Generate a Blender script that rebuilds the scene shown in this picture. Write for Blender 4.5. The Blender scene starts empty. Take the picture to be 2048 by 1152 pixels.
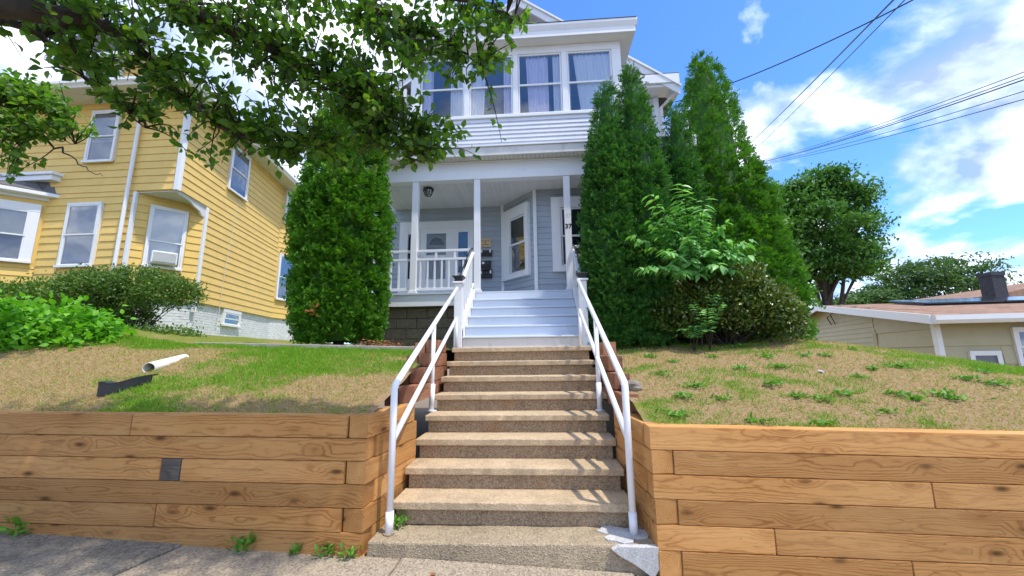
import bpy, bmesh, math, random
import numpy as np
from mathutils import Vector, Matrix
rad = math.radians
rng = np.random.default_rng(7)
random.seed(7)
S = bpy.context.scene
COL = S.collection

# ---------------------------------------------------------------- camera
EYE = np.array([0., 0., 1.45])
FPX, PITCH, YAW, ROLL = 781.13, rad(9.996), rad(3.768), rad(-.724)
_F = np.array([-math.sin(YAW)*math.cos(PITCH), math.cos(YAW)*math.cos(PITCH), math.sin(PITCH)])
_R = np.array([math.cos(YAW), math.sin(YAW), 0.])
_U = np.cross(_R, _F)
_R2 = _R*math.cos(ROLL) + _U*math.sin(ROLL)
_U2 = -_R*math.sin(ROLL) + _U*math.cos(ROLL)
cam = bpy.data.cameras.new('camera')
cam.sensor_fit = 'HORIZONTAL'; cam.sensor_width = 36.; cam.lens = FPX/2048*36
cam.clip_start = .05; cam.clip_end = 3000
camo = bpy.data.objects.new('camera', cam); COL.objects.link(camo)
camo.matrix_world = Matrix(((_R2[0], _U2[0], -_F[0], EYE[0]), (_R2[1], _U2[1], -_F[1], EYE[1]),
                            (_R2[2], _U2[2], -_F[2], EYE[2]), (0, 0, 0, 1)))
S.camera = camo

# ---------------------------------------------------------------- light
SUN = Vector((.36, -.20, .92)).normalized()          # direction to the sun
SKY_STRENGTH = .15
w = bpy.data.worlds.new('World'); S.world = w; w.use_nodes = True
nt = w.node_tree; nt.nodes.clear()
def wn(t, **k):
    n = nt.nodes.new(t)
    for a, b in k.items(): setattr(n, a, b)
    return n
def wl(a, b): nt.links.new(a, b)
out = wn('ShaderNodeOutputWorld'); bg = wn('ShaderNodeBackground'); bg.inputs[1].default_value = SKY_STRENGTH
sky = wn('ShaderNodeTexSky', sky_type='NISHITA'); sky.sun_disc = False
sky.sun_elevation = math.asin(SUN.z); sky.sun_rotation = math.atan2(SUN.x, SUN.y)
sky.air_density = 1.0; sky.dust_density = .3; sky.ozone_density = 3.0
tc = wn('ShaderNodeTexCoord'); sep = wn('ShaderNodeSeparateXYZ'); wl(tc.outputs['Generated'], sep.inputs[0])
def wmath(op, a, b=None, clamp=False):
    n = wn('ShaderNodeMath', operation=op, use_clamp=clamp)
    for i, v in enumerate((a, b)):
        if v is None: continue
        if isinstance(v, (int, float)): n.inputs[i].default_value = v
        else: wl(v, n.inputs[i])
    return n.outputs[0]
den = wmath('ADD', wmath('MAXIMUM', sep.outputs[2], 0.), .42)
def layer(dx, dy):
    c_ = wn('ShaderNodeCombineXYZ')
    wl(wmath('ADD', wmath('DIVIDE', sep.outputs[0], den), dx), c_.inputs[0]); wl(wmath('ADD', wmath('DIVIDE', sep.outputs[1], den), dy), c_.inputs[1])
    c_.inputs[2].default_value = 7.3; return c_.outputs[0]
def wnoise(vec, scale, detail, rough, dist):
    n = wn('ShaderNodeTexNoise'); wl(vec, n.inputs['Vector'])
    n.inputs['Scale'].default_value = scale; n.inputs['Detail'].default_value = detail
    n.inputs['Roughness'].default_value = rough; n.inputs['Distortion'].default_value = dist
    return n.outputs['Fac']
def wramp(src, stops):
    r = wn('ShaderNodeValToRGB'); wl(src, r.inputs[0]); e = r.color_ramp.elements
    while len(e) < len(stops): e.new(.5)
    for el, (p, c) in zip(e, stops): el.position = p; el.color = c
    return r.outputs[0]
CL = (2.3, 10, .52, .15)
dens = wnoise(layer(0, 0), *CL); dens2 = wnoise(layer(.05, -.015), *CL)
mask = wramp(dens, [(.405, (0, 0, 0, 1)), (.455, (.5, .5, .5, 1)), (.55, (1, 1, 1, 1))])
lit = wmath('ADD', wmath('MULTIPLY', wmath('SUBTRACT', dens, dens2), 4.5), .42, True)
thick = wramp(dens, [(.50, (1, 1, 1, 1)), (.72, (0, 0, 0, 1))])
lit = wmath('MULTIPLY', lit, wmath('ADD', wmath('MULTIPLY', thick, .35), .65))
body = wramp(lit, [(.10, (1.9, 2.6, 4.3, 1)), (.34, (3.6, 4.3, 6.0, 1)), (.64, (8.4, 8.8, 9.5, 1))])
blue = wn('ShaderNodeMix', data_type='RGBA', blend_type='MULTIPLY'); blue.inputs[0].default_value = 1.
wl(sky.outputs[0], blue.inputs[6]); blue.inputs[7].default_value = (.56, .88, 1.28, 1)
mixc = wn('ShaderNodeMix', data_type='RGBA'); wl(mask, mixc.inputs[0]); wl(blue.outputs[2], mixc.inputs[6]); wl(body, mixc.inputs[7])
wl(mixc.outputs[2], bg.inputs[0]); wl(bg.outputs[0], out.inputs[0])
sl = bpy.data.lights.new('sun', 'SUN'); sl.energy = 2.5; sl.angle = rad(1.2); sl.color = (1., .93, .82)
so = bpy.data.objects.new('sun', sl); COL.objects.link(so)
so.rotation_euler = SUN.to_track_quat('Z', 'Y').to_euler()
S.view_settings.view_transform = 'Standard'; S.view_settings.look = 'None'
S.view_settings.exposure = .80; S.view_settings.gamma = 1.

# ---------------------------------------------------------------- helpers
def ray(px, py):
    return _F + _R2*(px-1024)/FPX - _U2*(py-576)/FPX
def at(px, py, Y):
    """world point where the sight line of a photo pixel reaches depth Y"""
    d = ray(px, py); return d*Y/d[1] + EYE

def wpos(o):
    p = Vector((0, 0, 0))
    while o: p = p + o.location; o = o.parent
    return p
def tag(o, label=None, cat=None, group=None, kind=None):
    if label: o['label'] = label
    if cat: o['category'] = cat
    if group: o['group'] = group
    if kind: o['kind'] = kind
    return o
def empty(name, loc, label=None, cat=None, group=None, kind=None):
    o = bpy.data.objects.new(name, None); COL.objects.link(o); o.location = loc; o.empty_display_size = .2
    return tag(o, label, cat, group, kind)
def link(name, me, parent=None, loc=None):
    o = bpy.data.objects.new(name, me); COL.objects.link(o)
    if parent: o.parent = parent
    if loc is not None: o.location = loc
    return o

class MB:
    """collects shapes; frame (O, u, n): local a runs along u, b along n, c is up"""
    def __init__(s, O=(0, 0, 0), u=(1, 0), n=(0, 1)):
        s.v = []; s.f = []; s.O = O; s.u = u; s.n = n
    def p(s, a, b, c):
        return (s.O[0]+a*s.u[0]+b*s.n[0], s.O[1]+a*s.u[1]+b*s.n[1], s.O[2]+c)
    def hexa(s, pts):
        i = len(s.v); s.v += [s.p(*q) for q in pts]
        s.f += [tuple(i+k for k in q) for q in ((3, 2, 1, 0), (4, 5, 6, 7), (0, 1, 5, 4), (1, 2, 6, 5), (2, 3, 7, 6), (3, 0, 4, 7))]
        return s
    def box(s, a0, a1, b0, b1, c0, c1):
        return s.hexa([(a0, b0, c0), (a1, b0, c0), (a1, b1, c0), (a0, b1, c0), (a0, b0, c1), (a1, b0, c1), (a1, b1, c1), (a0, b1, c1)])
    def prism(s, poly, c0, c1):
        """vertical prism over a plan polygon; c0/c1 may be lists"""
        n = len(poly); i = len(s.v)
        z0 = c0 if isinstance(c0, (list, tuple)) else [c0]*n
        z1 = c1 if isinstance(c1, (list, tuple)) else [c1]*n
        s.v += [s.p(a, b, z) for (a, b), z in zip(poly, z0)] + [s.p(a, b, z) for (a, b), z in zip(poly, z1)]
        s.f += [tuple(i+k for k in range(n))[::-1], tuple(i+n+k for k in range(n))]
        s.f += [(i+k, i+(k+1) % n, i+n+(k+1) % n, i+n+k) for k in range(n)]
        return s
    def profile(s, pts, a0, a1):
        """profile in (b, c) pushed along a"""
        n = len(pts); i = len(s.v)
        s.v += [s.p(a0, b, c) for b, c in pts] + [s.p(a1, b, c) for b, c in pts]
        s.f += [tuple(i+k for k in range(n))[::-1], tuple(i+n+k for k in range(n))]
        s.f += [(i+k, i+(k+1) % n, i+n+(k+1) % n, i+n+k) for k in range(n)]
        return s
    def profb(s, pts, b0, b1):
        """profile in (a, c) pushed along b"""
        n = len(pts); i = len(s.v)
        s.v += [s.p(a, b0, c) for a, c in pts] + [s.p(a, b1, c) for a, c in pts]
        s.f += [tuple(i+k for k in range(n)), tuple(i+n+k for k in range(n))[::-1]]
        s.f += [(i+(k+1) % n, i+k, i+n+k, i+n+(k+1) % n) for k in range(n)]
        return s
    def face(s, pts):
        i = len(s.v); s.v += [s.p(*q) for q in pts]; s.f.append(tuple(range(i, i+len(pts)))); return s
    def tube(s, path, r, seg=10, caps=True):
        P = [Vector(s.p(*q)) for q in path]; m = len(P)
        rr = r if isinstance(r, (list, tuple)) else [r]*m
        i0 = len(s.v); prev = None
        for k in range(m):
            t = (P[min(k+1, m-1)]-P[max(k-1, 0)]).normalized()
            if prev is None:
                ref = Vector((0, 0, 1)) if abs(t.z) < .9 else Vector((1, 0, 0))
                e = t.cross(ref).normalized()
            else:
                e = (prev - t*prev.dot(t)).normalized()
            prev = e; g = t.cross(e)
            sc = 1.
            if 0 < k < m-1:
                c = (P[k]-P[k-1]).normalized().dot((P[k+1]-P[k]).normalized()); sc = 1/max(.6, math.sqrt((1+c)/2))
            for j in range(seg):
                a = 2*math.pi*j/seg
                s.v.append(tuple(P[k] + (e*math.cos(a)+g*math.sin(a))*rr[k]*(sc if rr[k] > .01 else 1)))
        for k in range(m-1):
            for j in range(seg):
                a = i0+k*seg+j; b = i0+k*seg+(j+1) % seg
                s.f.append((a, b, b+seg, a+seg))
        if caps:
            s.f.append(tuple(i0+j for j in range(seg))[::-1]); s.f.append(tuple(i0+(m-1)*seg+j for j in range(seg)))
        return s
    def build(s, name, mat, parent=None, bevel=0., smooth=False, org=None):
        me = bpy.data.meshes.new(name)
        o = np.array(wpos(parent)) if parent else np.array(org if org is not None else (0., 0., 0.))
        me.from_pydata([tuple(np.array(q)-o) for q in s.v], [], s.f)
        bm = bmesh.new(); bm.from_mesh(me)
        bmesh.ops.recalc_face_normals(bm, faces=bm.faces)
        if bevel:
            bmesh.ops.bevel(bm, geom=[e for e in bm.edges if e.calc_face_angle(0) > .5], offset=bevel, segments=2, affect='EDGES', profile=.5)
        bm.to_mesh(me); bm.free()
        me.materials.append(mat)
        if smooth:
            me.polygons.foreach_set('use_smooth', [True]*len(me.polygons))
        ob = link(name, me, parent)
        if parent is None: ob.location = o
        return ob

def bulk(name, V, F, mat, parent=None, attrs=None, smooth=False):
    """V (n,3) world, F (m,k) same-size faces"""
    V = np.asarray(V, np.float32)
    if parent: V = V - np.array(wpos(parent), np.float32)
    F = np.asarray(F, np.int32); m, k = F.shape
    me = bpy.data.meshes.new(name)
    me.vertices.add(len(V)); me.vertices.foreach_set('co', V.ravel())
    me.loops.add(m*k); me.loops.foreach_set('vertex_index', F.ravel())
    me.polygons.add(m); me.polygons.foreach_set('loop_start', np.arange(0, m*k, k, dtype=np.int32))
    me.polygons.foreach_set('loop_total', np.full(m, k, np.int32))
    if smooth: me.polygons.foreach_set('use_smooth', np.ones(m, bool))
    me.update(calc_edges=True)
    for n, a in (attrs or {}).items():
        at_ = me.attributes.new(n, 'FLOAT', 'POINT'); at_.data.foreach_set('value', np.asarray(a, np.float32))
    me.materials.append(mat)
    return link(name, me, parent)

def norm(a): return a/np.maximum(np.linalg.norm(a, axis=-1, keepdims=True), 1e-9)
def scatter(name, T, TF, pos, d, nrm, scale, mat, parent, rnd=None, kind='stuff'):
    """template T: y along d, z along nrm"""
    T = np.array(T, float); TF = np.array(TF)
    d = norm(d); x = norm(np.cross(d, nrm)); z = np.cross(x, d)
    sc = np.asarray(scale).reshape(-1, 1, 1) if np.ndim(scale) else scale
    V = pos[:, None, :] + (T[None, :, 0:1]*x[:, None, :] + T[None, :, 1:2]*d[:, None, :] + T[None, :, 2:3]*z[:, None, :])*sc
    n = len(pos); k = len(T)
    F = (TF[None] + (np.arange(n)*k)[:, None, None]).reshape(-1, TF.shape[1])
    r = rng.random(n) if rnd is None else rnd
    o = bulk(name, V.reshape(-1, 3), F, mat, parent, {'rnd': np.repeat(r, k)})
    if kind: o['kind'] = kind
    return o

LEAF = [(0, 0, 0), (-.30, .30, .06), (0, .34, 0), (.30, .30, .06), (-.27, .62, .03), (0, .66, -.03), (.27, .62, .03), (0, 1., -.12)]
LEAF_F = [(0, 2, 1), (0, 3, 2), (1, 2, 5), (1, 5, 4), (2, 3, 6), (2, 6, 5), (4, 5, 7), (5, 6, 7)]
NARROW = [(x*.62, y, z) for x, y, z in LEAF]
SMALL = [(0, 0, 0), (-.26, .45, .05), (.26, .45, .05), (0, 1., -.06)]
SMALL_F = [(0, 2, 1), (1, 2, 3)]
FAN = [(0, 0, 0), (-.10, .30, .02), (.10, .30, .02), (0, 1., 0), (-.42, .62, .05), (-.14, .52, 0), (.42, .60, -.05), (.14, .5, 0),
       (-.36, .92, .02), (-.07, .68, 0), (.33, .95, .03), (.07, .66, 0), (-.06, .2, 0), (.06, .2, 0), (-.36, .30, -.04), (.36, .28, .05)]
FAN_F = [(0, 2, 1), (1, 2, 3), (1, 5, 4), (2, 6, 7), (9, 3, 8), (11, 10, 3), (0, 12, 14), (0, 15, 13)]

def vnoise(x, y, s=0.):
    x = np.asarray(x, float); y = np.asarray(y, float)
    xi = np.floor(x); yi = np.floor(y); fx = x-xi; fy = y-yi
    fx = fx*fx*(3-2*fx); fy = fy*fy*(3-2*fy)
    def h(a, b):
        v = np.sin(a*127.1+b*311.7+s*74.7)*43758.5453; return v-np.floor(v)
    return (h(xi, yi)*(1-fx)+h(xi+1, yi)*fx)*(1-fy)+(h(xi, yi+1)*(1-fx)+h(xi+1, yi+1)*fx)*fy
def fbm(x, y, s=0.):
    return (vnoise(x, y, s)*.5+vnoise(x*2.1, y*2.1, s+1)*.27+vnoise(x*4.3, y*4.3, s+2)*.15+vnoise(x*9.1, y*9.1, s+3)*.08)

# ---------------------------------------------------------------- materials
class N:
    def __init__(s, name, rough=.6, spec=.3):
        s.m = bpy.data.materials.new(name); s.m.use_nodes = True; s.t = s.m.node_tree
        s.b = s.t.nodes['Principled BSDF']; s.o = s.t.nodes['Material Output']
        s.b.inputs['Roughness'].default_value = rough; s.b.inputs['Specular IOR Level'].default_value = spec
        s.tc = s.t.nodes.new('ShaderNodeTexCoord')
    def new(s, t, **k):
        n = s.t.nodes.new(t)
        for a, b in k.items(): setattr(n, a, b)
        return n
    def put(s, v, sock):
        if isinstance(v, (int, float, tuple)): sock.default_value = v
        else: s.t.links.new(v, sock)
    def coord(s, scale=(1, 1, 1), which='Object'):
        mp = s.new('ShaderNodeMapping'); mp.inputs['Scale'].default_value = scale
        s.t.links.new(s.tc.outputs[which], mp.inputs[0]); return mp.outputs[0]
    def noise(s, vec, scale, detail=5, rough=.6, dist=0., out='Fac'):
        n = s.new('ShaderNodeTexNoise'); s.put(vec, n.inputs['Vector'])
        n.inputs['Scale'].default_value = scale; n.inputs['Detail'].default_value = detail
        n.inputs['Roughness'].default_value = rough; n.inputs['Distortion'].default_value = dist
        return n.outputs[out]
    def vor(s, vec, scale, out='Distance', feature='F1'):
        n = s.new('ShaderNodeTexVoronoi', feature=feature); s.put(vec, n.inputs['Vector']); n.inputs['Scale'].default_value = scale
        return n.outputs[out]
    def math(s, op, a, b=None, clamp=False):
        n = s.new('ShaderNodeMath', operation=op, use_clamp=clamp); s.put(a, n.inputs[0])
        if b is not None: s.put(b, n.inputs[1])
        return n.outputs[0]
    def ramp(s, src, stops):
        r = s.new('ShaderNodeValToRGB'); s.put(src, r.inputs[0]); e = r.color_ramp.elements
        while len(e) < len(stops): e.new(.5)
        for el, (p, c) in zip(e, stops):
            el.position = p; el.color = (c, c, c, 1) if isinstance(c, (int, float)) else tuple(c)+(1,)
        return r.outputs[0]
    def mix(s, f, a, b, blend='MIX'):
        n = s.new('ShaderNodeMix', data_type='RGBA', blend_type=blend); s.put(f, n.inputs[0])
        for v, k in ((a, 6), (b, 7)): s.put(tuple(v)+(1,) if isinstance(v, tuple) and len(v) == 3 else v, n.inputs[k])
        return n.outputs[2]
    def attr(s, name):
        n = s.new('ShaderNodeAttribute'); n.attribute_name = name; return n.outputs['Fac']
    def orand(s): return s.new('ShaderNodeObjectInfo').outputs['Random']
    def color(s, c): s.put(c, s.b.inputs['Base Color']); return s
    def bump(s, h, strength=.3, dist=.01):
        n = s.new('ShaderNodeBump'); n.inputs['Strength'].default_value = strength; n.inputs['Distance'].default_value = dist
        s.put(h, n.inputs['Height']); s.t.links.new(n.outputs[0], s.b.inputs['Normal']); return s

def plain(name, c, rough=.55, var=.12, scale=6., bump=.0, spec=.3, stretch=(1, 1, 1), obj=0.):
    n = N(name, rough, spec); v = n.coord(stretch)
    k = n.noise(v, scale, 6, .65)
    lo = tuple(x*(1-var) for x in c); hi = tuple(min(1, x*(1+var)) for x in c)
    col = n.ramp(k, [(.3, lo), (.7, hi)])
    if obj:
        f = n.math('ADD', n.math('MULTIPLY', n.orand(), obj), 1-obj/2)
        col = n.mix(1., col, f, 'MULTIPLY')
    n.color(col)
    if bump: n.bump(n.noise(v, scale*9, 4, .7), bump, .004)
    return n.m
def painted(name, c, dirt=(.32, .31, .28), amount=.35, rough=.45):
    n = N(name, rough, .35); v = n.coord((1, 1, 1))
    k = n.noise(v, 2.2, 8, .72, .4); k2 = n.noise(n.coord((1, 1, .25)), 14, 5, .7)
    m = n.math('MULTIPLY', n.ramp(k, [(.48, 0.), (.8, 1.)]), n.ramp(k2, [(.35, .1), (.75, 1.)]))
    n.color(n.mix(n.math('MULTIPLY', m, amount), c, dirt)); n.bump(k2, .12, .003)
    return n.m

M = {}
M['white'] = painted('white_paint', (.80, .81, .83))
M['dirty_white'] = painted('weathered_white_paint', (.66, .65, .62), (.16, .15, .13), .85)
M['trim'] = painted('white_trim', (.78, .79, .80), amount=.2)
M['rail'] = painted('white_pipe_paint', (.82, .83, .85), (.25, .2, .15), .35, .32)
M['blue_siding'] = plain('grey_blue_vinyl', (.36, .41, .46), .5, .06, 3, .1, obj=.08)
M['pale_siding'] = plain('pale_vinyl', (.66, .68, .74), .5, .06, 3, .1, obj=.06)
M['step_paint'] = painted('pale_blue_porch_paint', (.60, .66, .75), (.40, .38, .33), .5)
M['ceiling'] = plain('porch_ceiling_vinyl', (.68, .68, .68), .55, .05, 3, obj=.08)
M['yellow'] = plain('yellow_siding', (.76, .52, .155), .55, .07, 2.5, .08, obj=.08)
M['tan'] = plain('tan_siding', (.44, .40, .26), .6, .06, 2.5, obj=.06)
M['soffit'] = plain('soffit_vinyl', (.62, .61, .57), .6, .08, 3)
M['black'] = plain('black_plastic', (.022, .023, .026), .42, .3, 8, spec=.5)
M['black_metal'] = plain('black_metal', (.018, .018, .02), .35, .2, 12, spec=.5)
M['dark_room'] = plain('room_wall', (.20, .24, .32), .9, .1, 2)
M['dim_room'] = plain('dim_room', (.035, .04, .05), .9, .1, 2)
M['shade'] = plain('window_shade', (.74, .76, .76), .8, .04, 4)
M['curtain'] = plain('white_curtain', (.92, .91, .93), .85, .05, 6)
M['lavender'] = plain('lavender_curtain', (.86, .79, .91), .85, .06, 6)
M['red_cloth'] = plain('red_cloth', (.6, .09, .07), .85, .06, 6)
M['pvc'] = plain('white_pvc', (.82, .82, .80), .35, .04, 5, spec=.5)
M['gold'] = plain('tan_plaque', (.62, .45, .24), .5, .08, 12)
M['ink'] = plain('black_ink', (.015, .015, .016), .6, .1, 9)
M['ghost'] = plain('faded_ink', (.52, .55, .60), .6, .1, 9)
M['brown_ink'] = plain('brown_ink', (.20, .11, .05), .6, .1, 9)
M['label'] = plain('paper_label', (.72, .74, .76), .7, .05, 20)
M['bark'] = plain('grey_brown_bark', (.075, .060, .048), .9, .35, 14, .6, stretch=(1, 1, .3))
M['twig'] = plain('twig_bark', (.050, .038, .028), .9, .3, 20)
M['wire'] = plain('wire_jacket', (.028, .030, .036), .5, .1, 5)
M['rock'] = plain('rough_rock', (.24, .205, .165), .9, .35, 7, .9)
M['solar'] = plain('solar_glass', (.012, .014, .022), .12, .2, 4, spec=.6)
M['chimney'] = plain('dark_chimney_brick', (.055, .058, .068), .85, .3, 9, .4)
M['litter'] = plain('dry_leaf_litter', (.30, .12, .06), .9, .5, 22)

def glass(name, refl=.16, tint=(.05, .07, .10)):
    n = N(name); n.t.nodes.remove(n.b)
    tr = n.new('ShaderNodeBsdfTransparent'); tr.inputs[0].default_value = (.93, .95, .97, 1)
    gl = n.new('ShaderNodeBsdfGlossy'); gl.inputs['Roughness'].default_value = .02
    fr = n.new('ShaderNodeLayerWeight'); fr.inputs['Blend'].default_value = .28
    k = n.math('ADD', n.math('MULTIPLY', fr.outputs['Fresnel'], .8), refl, True)
    v = n.coord(); bp = n.new('ShaderNodeBump'); bp.inputs['Strength'].default_value = .05; bp.inputs['Distance'].default_value = .05
    n.put(n.noise(v, 1.6, 2), bp.inputs['Height']); n.t.links.new(bp.outputs[0], gl.inputs['Normal'])
    mx = n.new('ShaderNodeMixShader'); n.put(k, mx.inputs[0]); n.t.links.new(tr.outputs[0], mx.inputs[1]); n.t.links.new(gl.outputs[0], mx.inputs[2])
    n.t.links.new(mx.outputs[0], n.o.inputs[0]); return n.m
M['glass'] = glass('window_glass', .07)
M['glass_dark'] = glass('storm_glass', .05)

def wood(name, base, dark, light):
    """solid timber: growth rings about the log axis (local x)"""
    n = N(name, .72, .2)
    v = n.coord((1, 1, 1)); rnd = n.orand()
    sp = n.new('ShaderNodeSeparateXYZ'); n.put(v, sp.inputs[0])
    sh = n.math('MULTIPLY', rnd, 37.)
    cb = n.new('ShaderNodeCombineXYZ'); n.put(n.math('ADD', sp.outputs[0], sh), cb.inputs[0]); n.put(sp.outputs[1], cb.inputs[1]); n.put(n.math('ADD', sp.outputs[2], n.math('MULTIPLY', rnd, 5.)), cb.inputs[2])
    def mp(scale):
        m = n.new('ShaderNodeMapping'); m.inputs['Scale'].default_value = scale; n.t.links.new(cb.outputs[0], m.inputs[0]); return m.outputs[0]
    # knots: sparse cells stretched a little along the log
    kd = n.vor(mp((2.6, 5.5, 7.)), 1.)
    knot = n.ramp(kd, [(.05, 1.), (.17, 0.)]); halo = n.ramp(kd, [(.10, 1.), (.42, 0.)])
    wob = n.noise(mp((.9, 3., 3.)), 1.6, 4, .55)
    yy = n.math('SUBTRACT', sp.outputs[1], n.math('SUBTRACT', n.math('MULTIPLY', rnd, .10), .05))
    zz = n.math('ADD', sp.outputs[2], n.math('SUBTRACT', n.math('MULTIPLY', n.math('FRACT', n.math('MULTIPLY', rnd, 7.3)), .10), .05))
    d = n.math('SQRT', n.math('ADD', n.math('MULTIPLY', yy, yy), n.math('MULTIPLY', zz, zz)))
    d = n.math('ADD', d, n.math('MULTIPLY', wob, .09)); d = n.math('ADD', d, n.math('MULTIPLY', halo, .035))
    ring = n.math('ABSOLUTE', n.math('SINE', n.math('MULTIPLY', d, 230.)))
    fine = n.noise(mp((5., 130., 130.)), 1., 3, .6)
    patch = n.noise(mp((1.1, 4., 4.)), 1.2, 5, .6)
    col = n.mix(n.ramp(ring, [(.1, 1.), (.75, 0.)]), base, dark)
    col = n.mix(n.ramp(patch, [(.40, 0.), (.72, .8)]), col, light)
    col = n.mix(n.math('MULTIPLY', n.ramp(fine, [(.52, 0.), (.75, 1.)]), .45), col, dark)
    col = n.mix(n.math('MULTIPLY', halo, .45), col, dark)
    col = n.mix(n.math('MULTIPLY', knot, .9), col, tuple(x*.28 for x in dark))
    crack = n.noise(mp((.8, 26., 26.)), 1., 3, .5, .6)
    ck = n.ramp(crack, [(.495, 0.), (.5, 1.), (.505, 0.)])
    col = n.mix(n.math('MULTIPLY', ck, .65), col, tuple(x*.35 for x in dark))
    f = n.math('ADD', n.math('MULTIPLY', rnd, .42), .74)
    n.color(n.mix(1., col, f, 'MULTIPLY'))
    h = n.math('ADD', n.math('MULTIPLY', ring, .25), n.math('ADD', n.math('MULTIPLY', fine, .8), n.math('MULTIPLY', n.math('SUBTRACT', 1., ck), .9)))
    n.bump(h, .35, .003); return n.m
M['timber'] = wood('cedar_timber', (.53, .262, .085), (.34, .145, .042), (.61, .335, .125))
M['old_timber'] = wood('weathered_timber', (.10, .085, .07), (.05, .042, .036), (.24, .21, .17))
M['side_timber'] = wood('stained_timber', (.34, .15, .085), (.17, .07, .04), (.42, .22, .12))

def concrete(name, base, speck=.5, big=.25, bump=.6, scale=1., rust=False):
    n = N(name, .88, .2); v = n.coord((scale,)*3)
    a = n.noise(v, 3., 8, .65, .2); g = n.vor(v, 85., 'Color'); gs = n.noise(v, 160., 3, .7)
    lo = tuple(x*(1-big) for x in base); hi = tuple(min(1, x*(1+big)) for x in base)
    col = n.ramp(a, [(.28, lo), (.72, hi)])
    bw = n.new('ShaderNodeRGBToBW'); n.put(g, bw.inputs[0])
    col = n.mix(speck, col, n.ramp(bw.outputs[0], [(.15, tuple(x*.32 for x in base)), (.5, base), (.9, tuple(min(1, x*1.55) for x in base))]))
    st = n.noise(n.coord((1.3, 1.3, .5)), 2.3, 7, .7, .8)
    col = n.mix(n.ramp(st, [(.54, 0.), (.75, .55)]), col, tuple(x*.42 for x in base))
    if rust:
        r = n.noise(v, 1.7, 5, .6, .3); col = n.mix(n.ramp(r, [(.60, 0.), (.74, .6)]), col, (.34, .13, .04))
    n.color(col); h = n.math('ADD', gs, n.math('MULTIPLY', n.vor(v, 85.), 1.2)); n.bump(h, bump, .006); return n.m
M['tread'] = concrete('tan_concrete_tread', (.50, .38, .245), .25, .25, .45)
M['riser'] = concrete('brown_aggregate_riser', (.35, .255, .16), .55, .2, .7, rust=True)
M['slab'] = concrete('grey_concrete_slab', (.37, .295, .20), .4, .3, .8)
M['patch'] = concrete('pale_cement_patch', (.50, .50, .49), .2, .12, .3)
M['sidewalk'] = concrete('sidewalk_concrete', (.25, .22, .175), .6, .3, .8)
M['sidewalk_tan'] = concrete('sidewalk_tan_concrete', (.37, .305, .225), .55, .22, .8)
M['curb'] = concrete('curb_concrete', (.40, .36, .31), .3, .3, .6)
M['block'] = concrete('cinder_block', (.20, .165, .13), .5, .3, .7)
M['mortar'] = concrete('mortar', (.15, .13, .105), .3, .2, .5)
M['asphalt'] = concrete('asphalt', (.05, .05, .05), .6, .2, .7)

def brick_white():
    n = N('white_painted_brick', .6, .3); v = n.coord()
    k = n.noise(v, 5, 6, .7); n.color(n.ramp(k, [(.3, (.62, .64, .67)), (.7, (.80, .82, .84))])); n.bump(n.noise(v, 60, 4, .7), .4, .005); return n.m
M['white_brick'] = brick_white()
def shingle(name, base):
    n = N(name, .9, .15); v = n.coord(); b = n.new('ShaderNodeTexBrick')
    n.put(v, b.inputs['Vector']); b.inputs['Scale'].default_value = 1.
    b.inputs['Color1'].default_value = tuple(x*.72 for x in base)+(1,); b.inputs['Color2'].default_value = tuple(x*1.25 for x in base)+(1,)
    b.inputs['Mortar'].default_value = tuple(x*.45 for x in base)+(1,)
    b.inputs['Brick Width'].default_value = .30; b.inputs['Row Height'].default_value = .14; b.inputs['Mortar Size'].default_value = .006
    s_ = n.noise(v, 50, 4, .7); n.color(n.mix(n.math('MULTIPLY', s_, .45), b.outputs[0], tuple(x*.5 for x in base)))
    n.bump(b.outputs['Fac'], .4, .01); return n.m
M['shingle'] = shingle('brown_asphalt_shingle', (.33, .205, .145))
M['shingle_dark'] = shingle('grey_asphalt_shingle', (.15, .145, .145))

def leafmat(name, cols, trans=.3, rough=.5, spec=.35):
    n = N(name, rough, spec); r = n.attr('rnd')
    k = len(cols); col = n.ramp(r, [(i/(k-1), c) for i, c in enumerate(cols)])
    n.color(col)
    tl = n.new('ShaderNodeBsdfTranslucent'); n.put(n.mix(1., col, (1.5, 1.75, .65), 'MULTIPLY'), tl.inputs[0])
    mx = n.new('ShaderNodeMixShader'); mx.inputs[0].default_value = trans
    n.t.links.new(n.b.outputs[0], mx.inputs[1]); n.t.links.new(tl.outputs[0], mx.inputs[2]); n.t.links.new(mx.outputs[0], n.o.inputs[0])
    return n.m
M['pear'] = leafmat('pear_leaf', [(.045, .11, .018), (.075, .17, .024), (.13, .25, .03), (.21, .30, .04)], .48, .42, .45)
M['maple'] = leafmat('maple_leaf', [(.07, .16, .02), (.11, .22, .03), (.19, .30, .04)], .4)
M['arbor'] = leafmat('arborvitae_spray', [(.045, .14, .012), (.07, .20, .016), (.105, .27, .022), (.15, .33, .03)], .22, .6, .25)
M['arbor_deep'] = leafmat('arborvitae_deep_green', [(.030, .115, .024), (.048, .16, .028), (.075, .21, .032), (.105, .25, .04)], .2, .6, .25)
M['shrub_dark'] = leafmat('glossy_dark_leaf', [(.045, .095, .016), (.07, .13, .02), (.13, .17, .025), (.24, .24, .05)], .18, .34, .5)
M['sapling'] = leafmat('sapling_leaf', [(.12, .33, .07), (.20, .44, .12), (.32, .58, .22)], .3, .42, .45)
M['bush_bright'] = leafmat('bright_bush_leaf', [(.085, .27, .014), (.14, .38, .02), (.23, .50, .04)], .33, .5)
M['hedge'] = leafmat('hedge_leaf', [(.05, .12, .014), (.08, .18, .02), (.13, .24, .03), (.18, .20, .04)], .25, .5)
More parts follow.
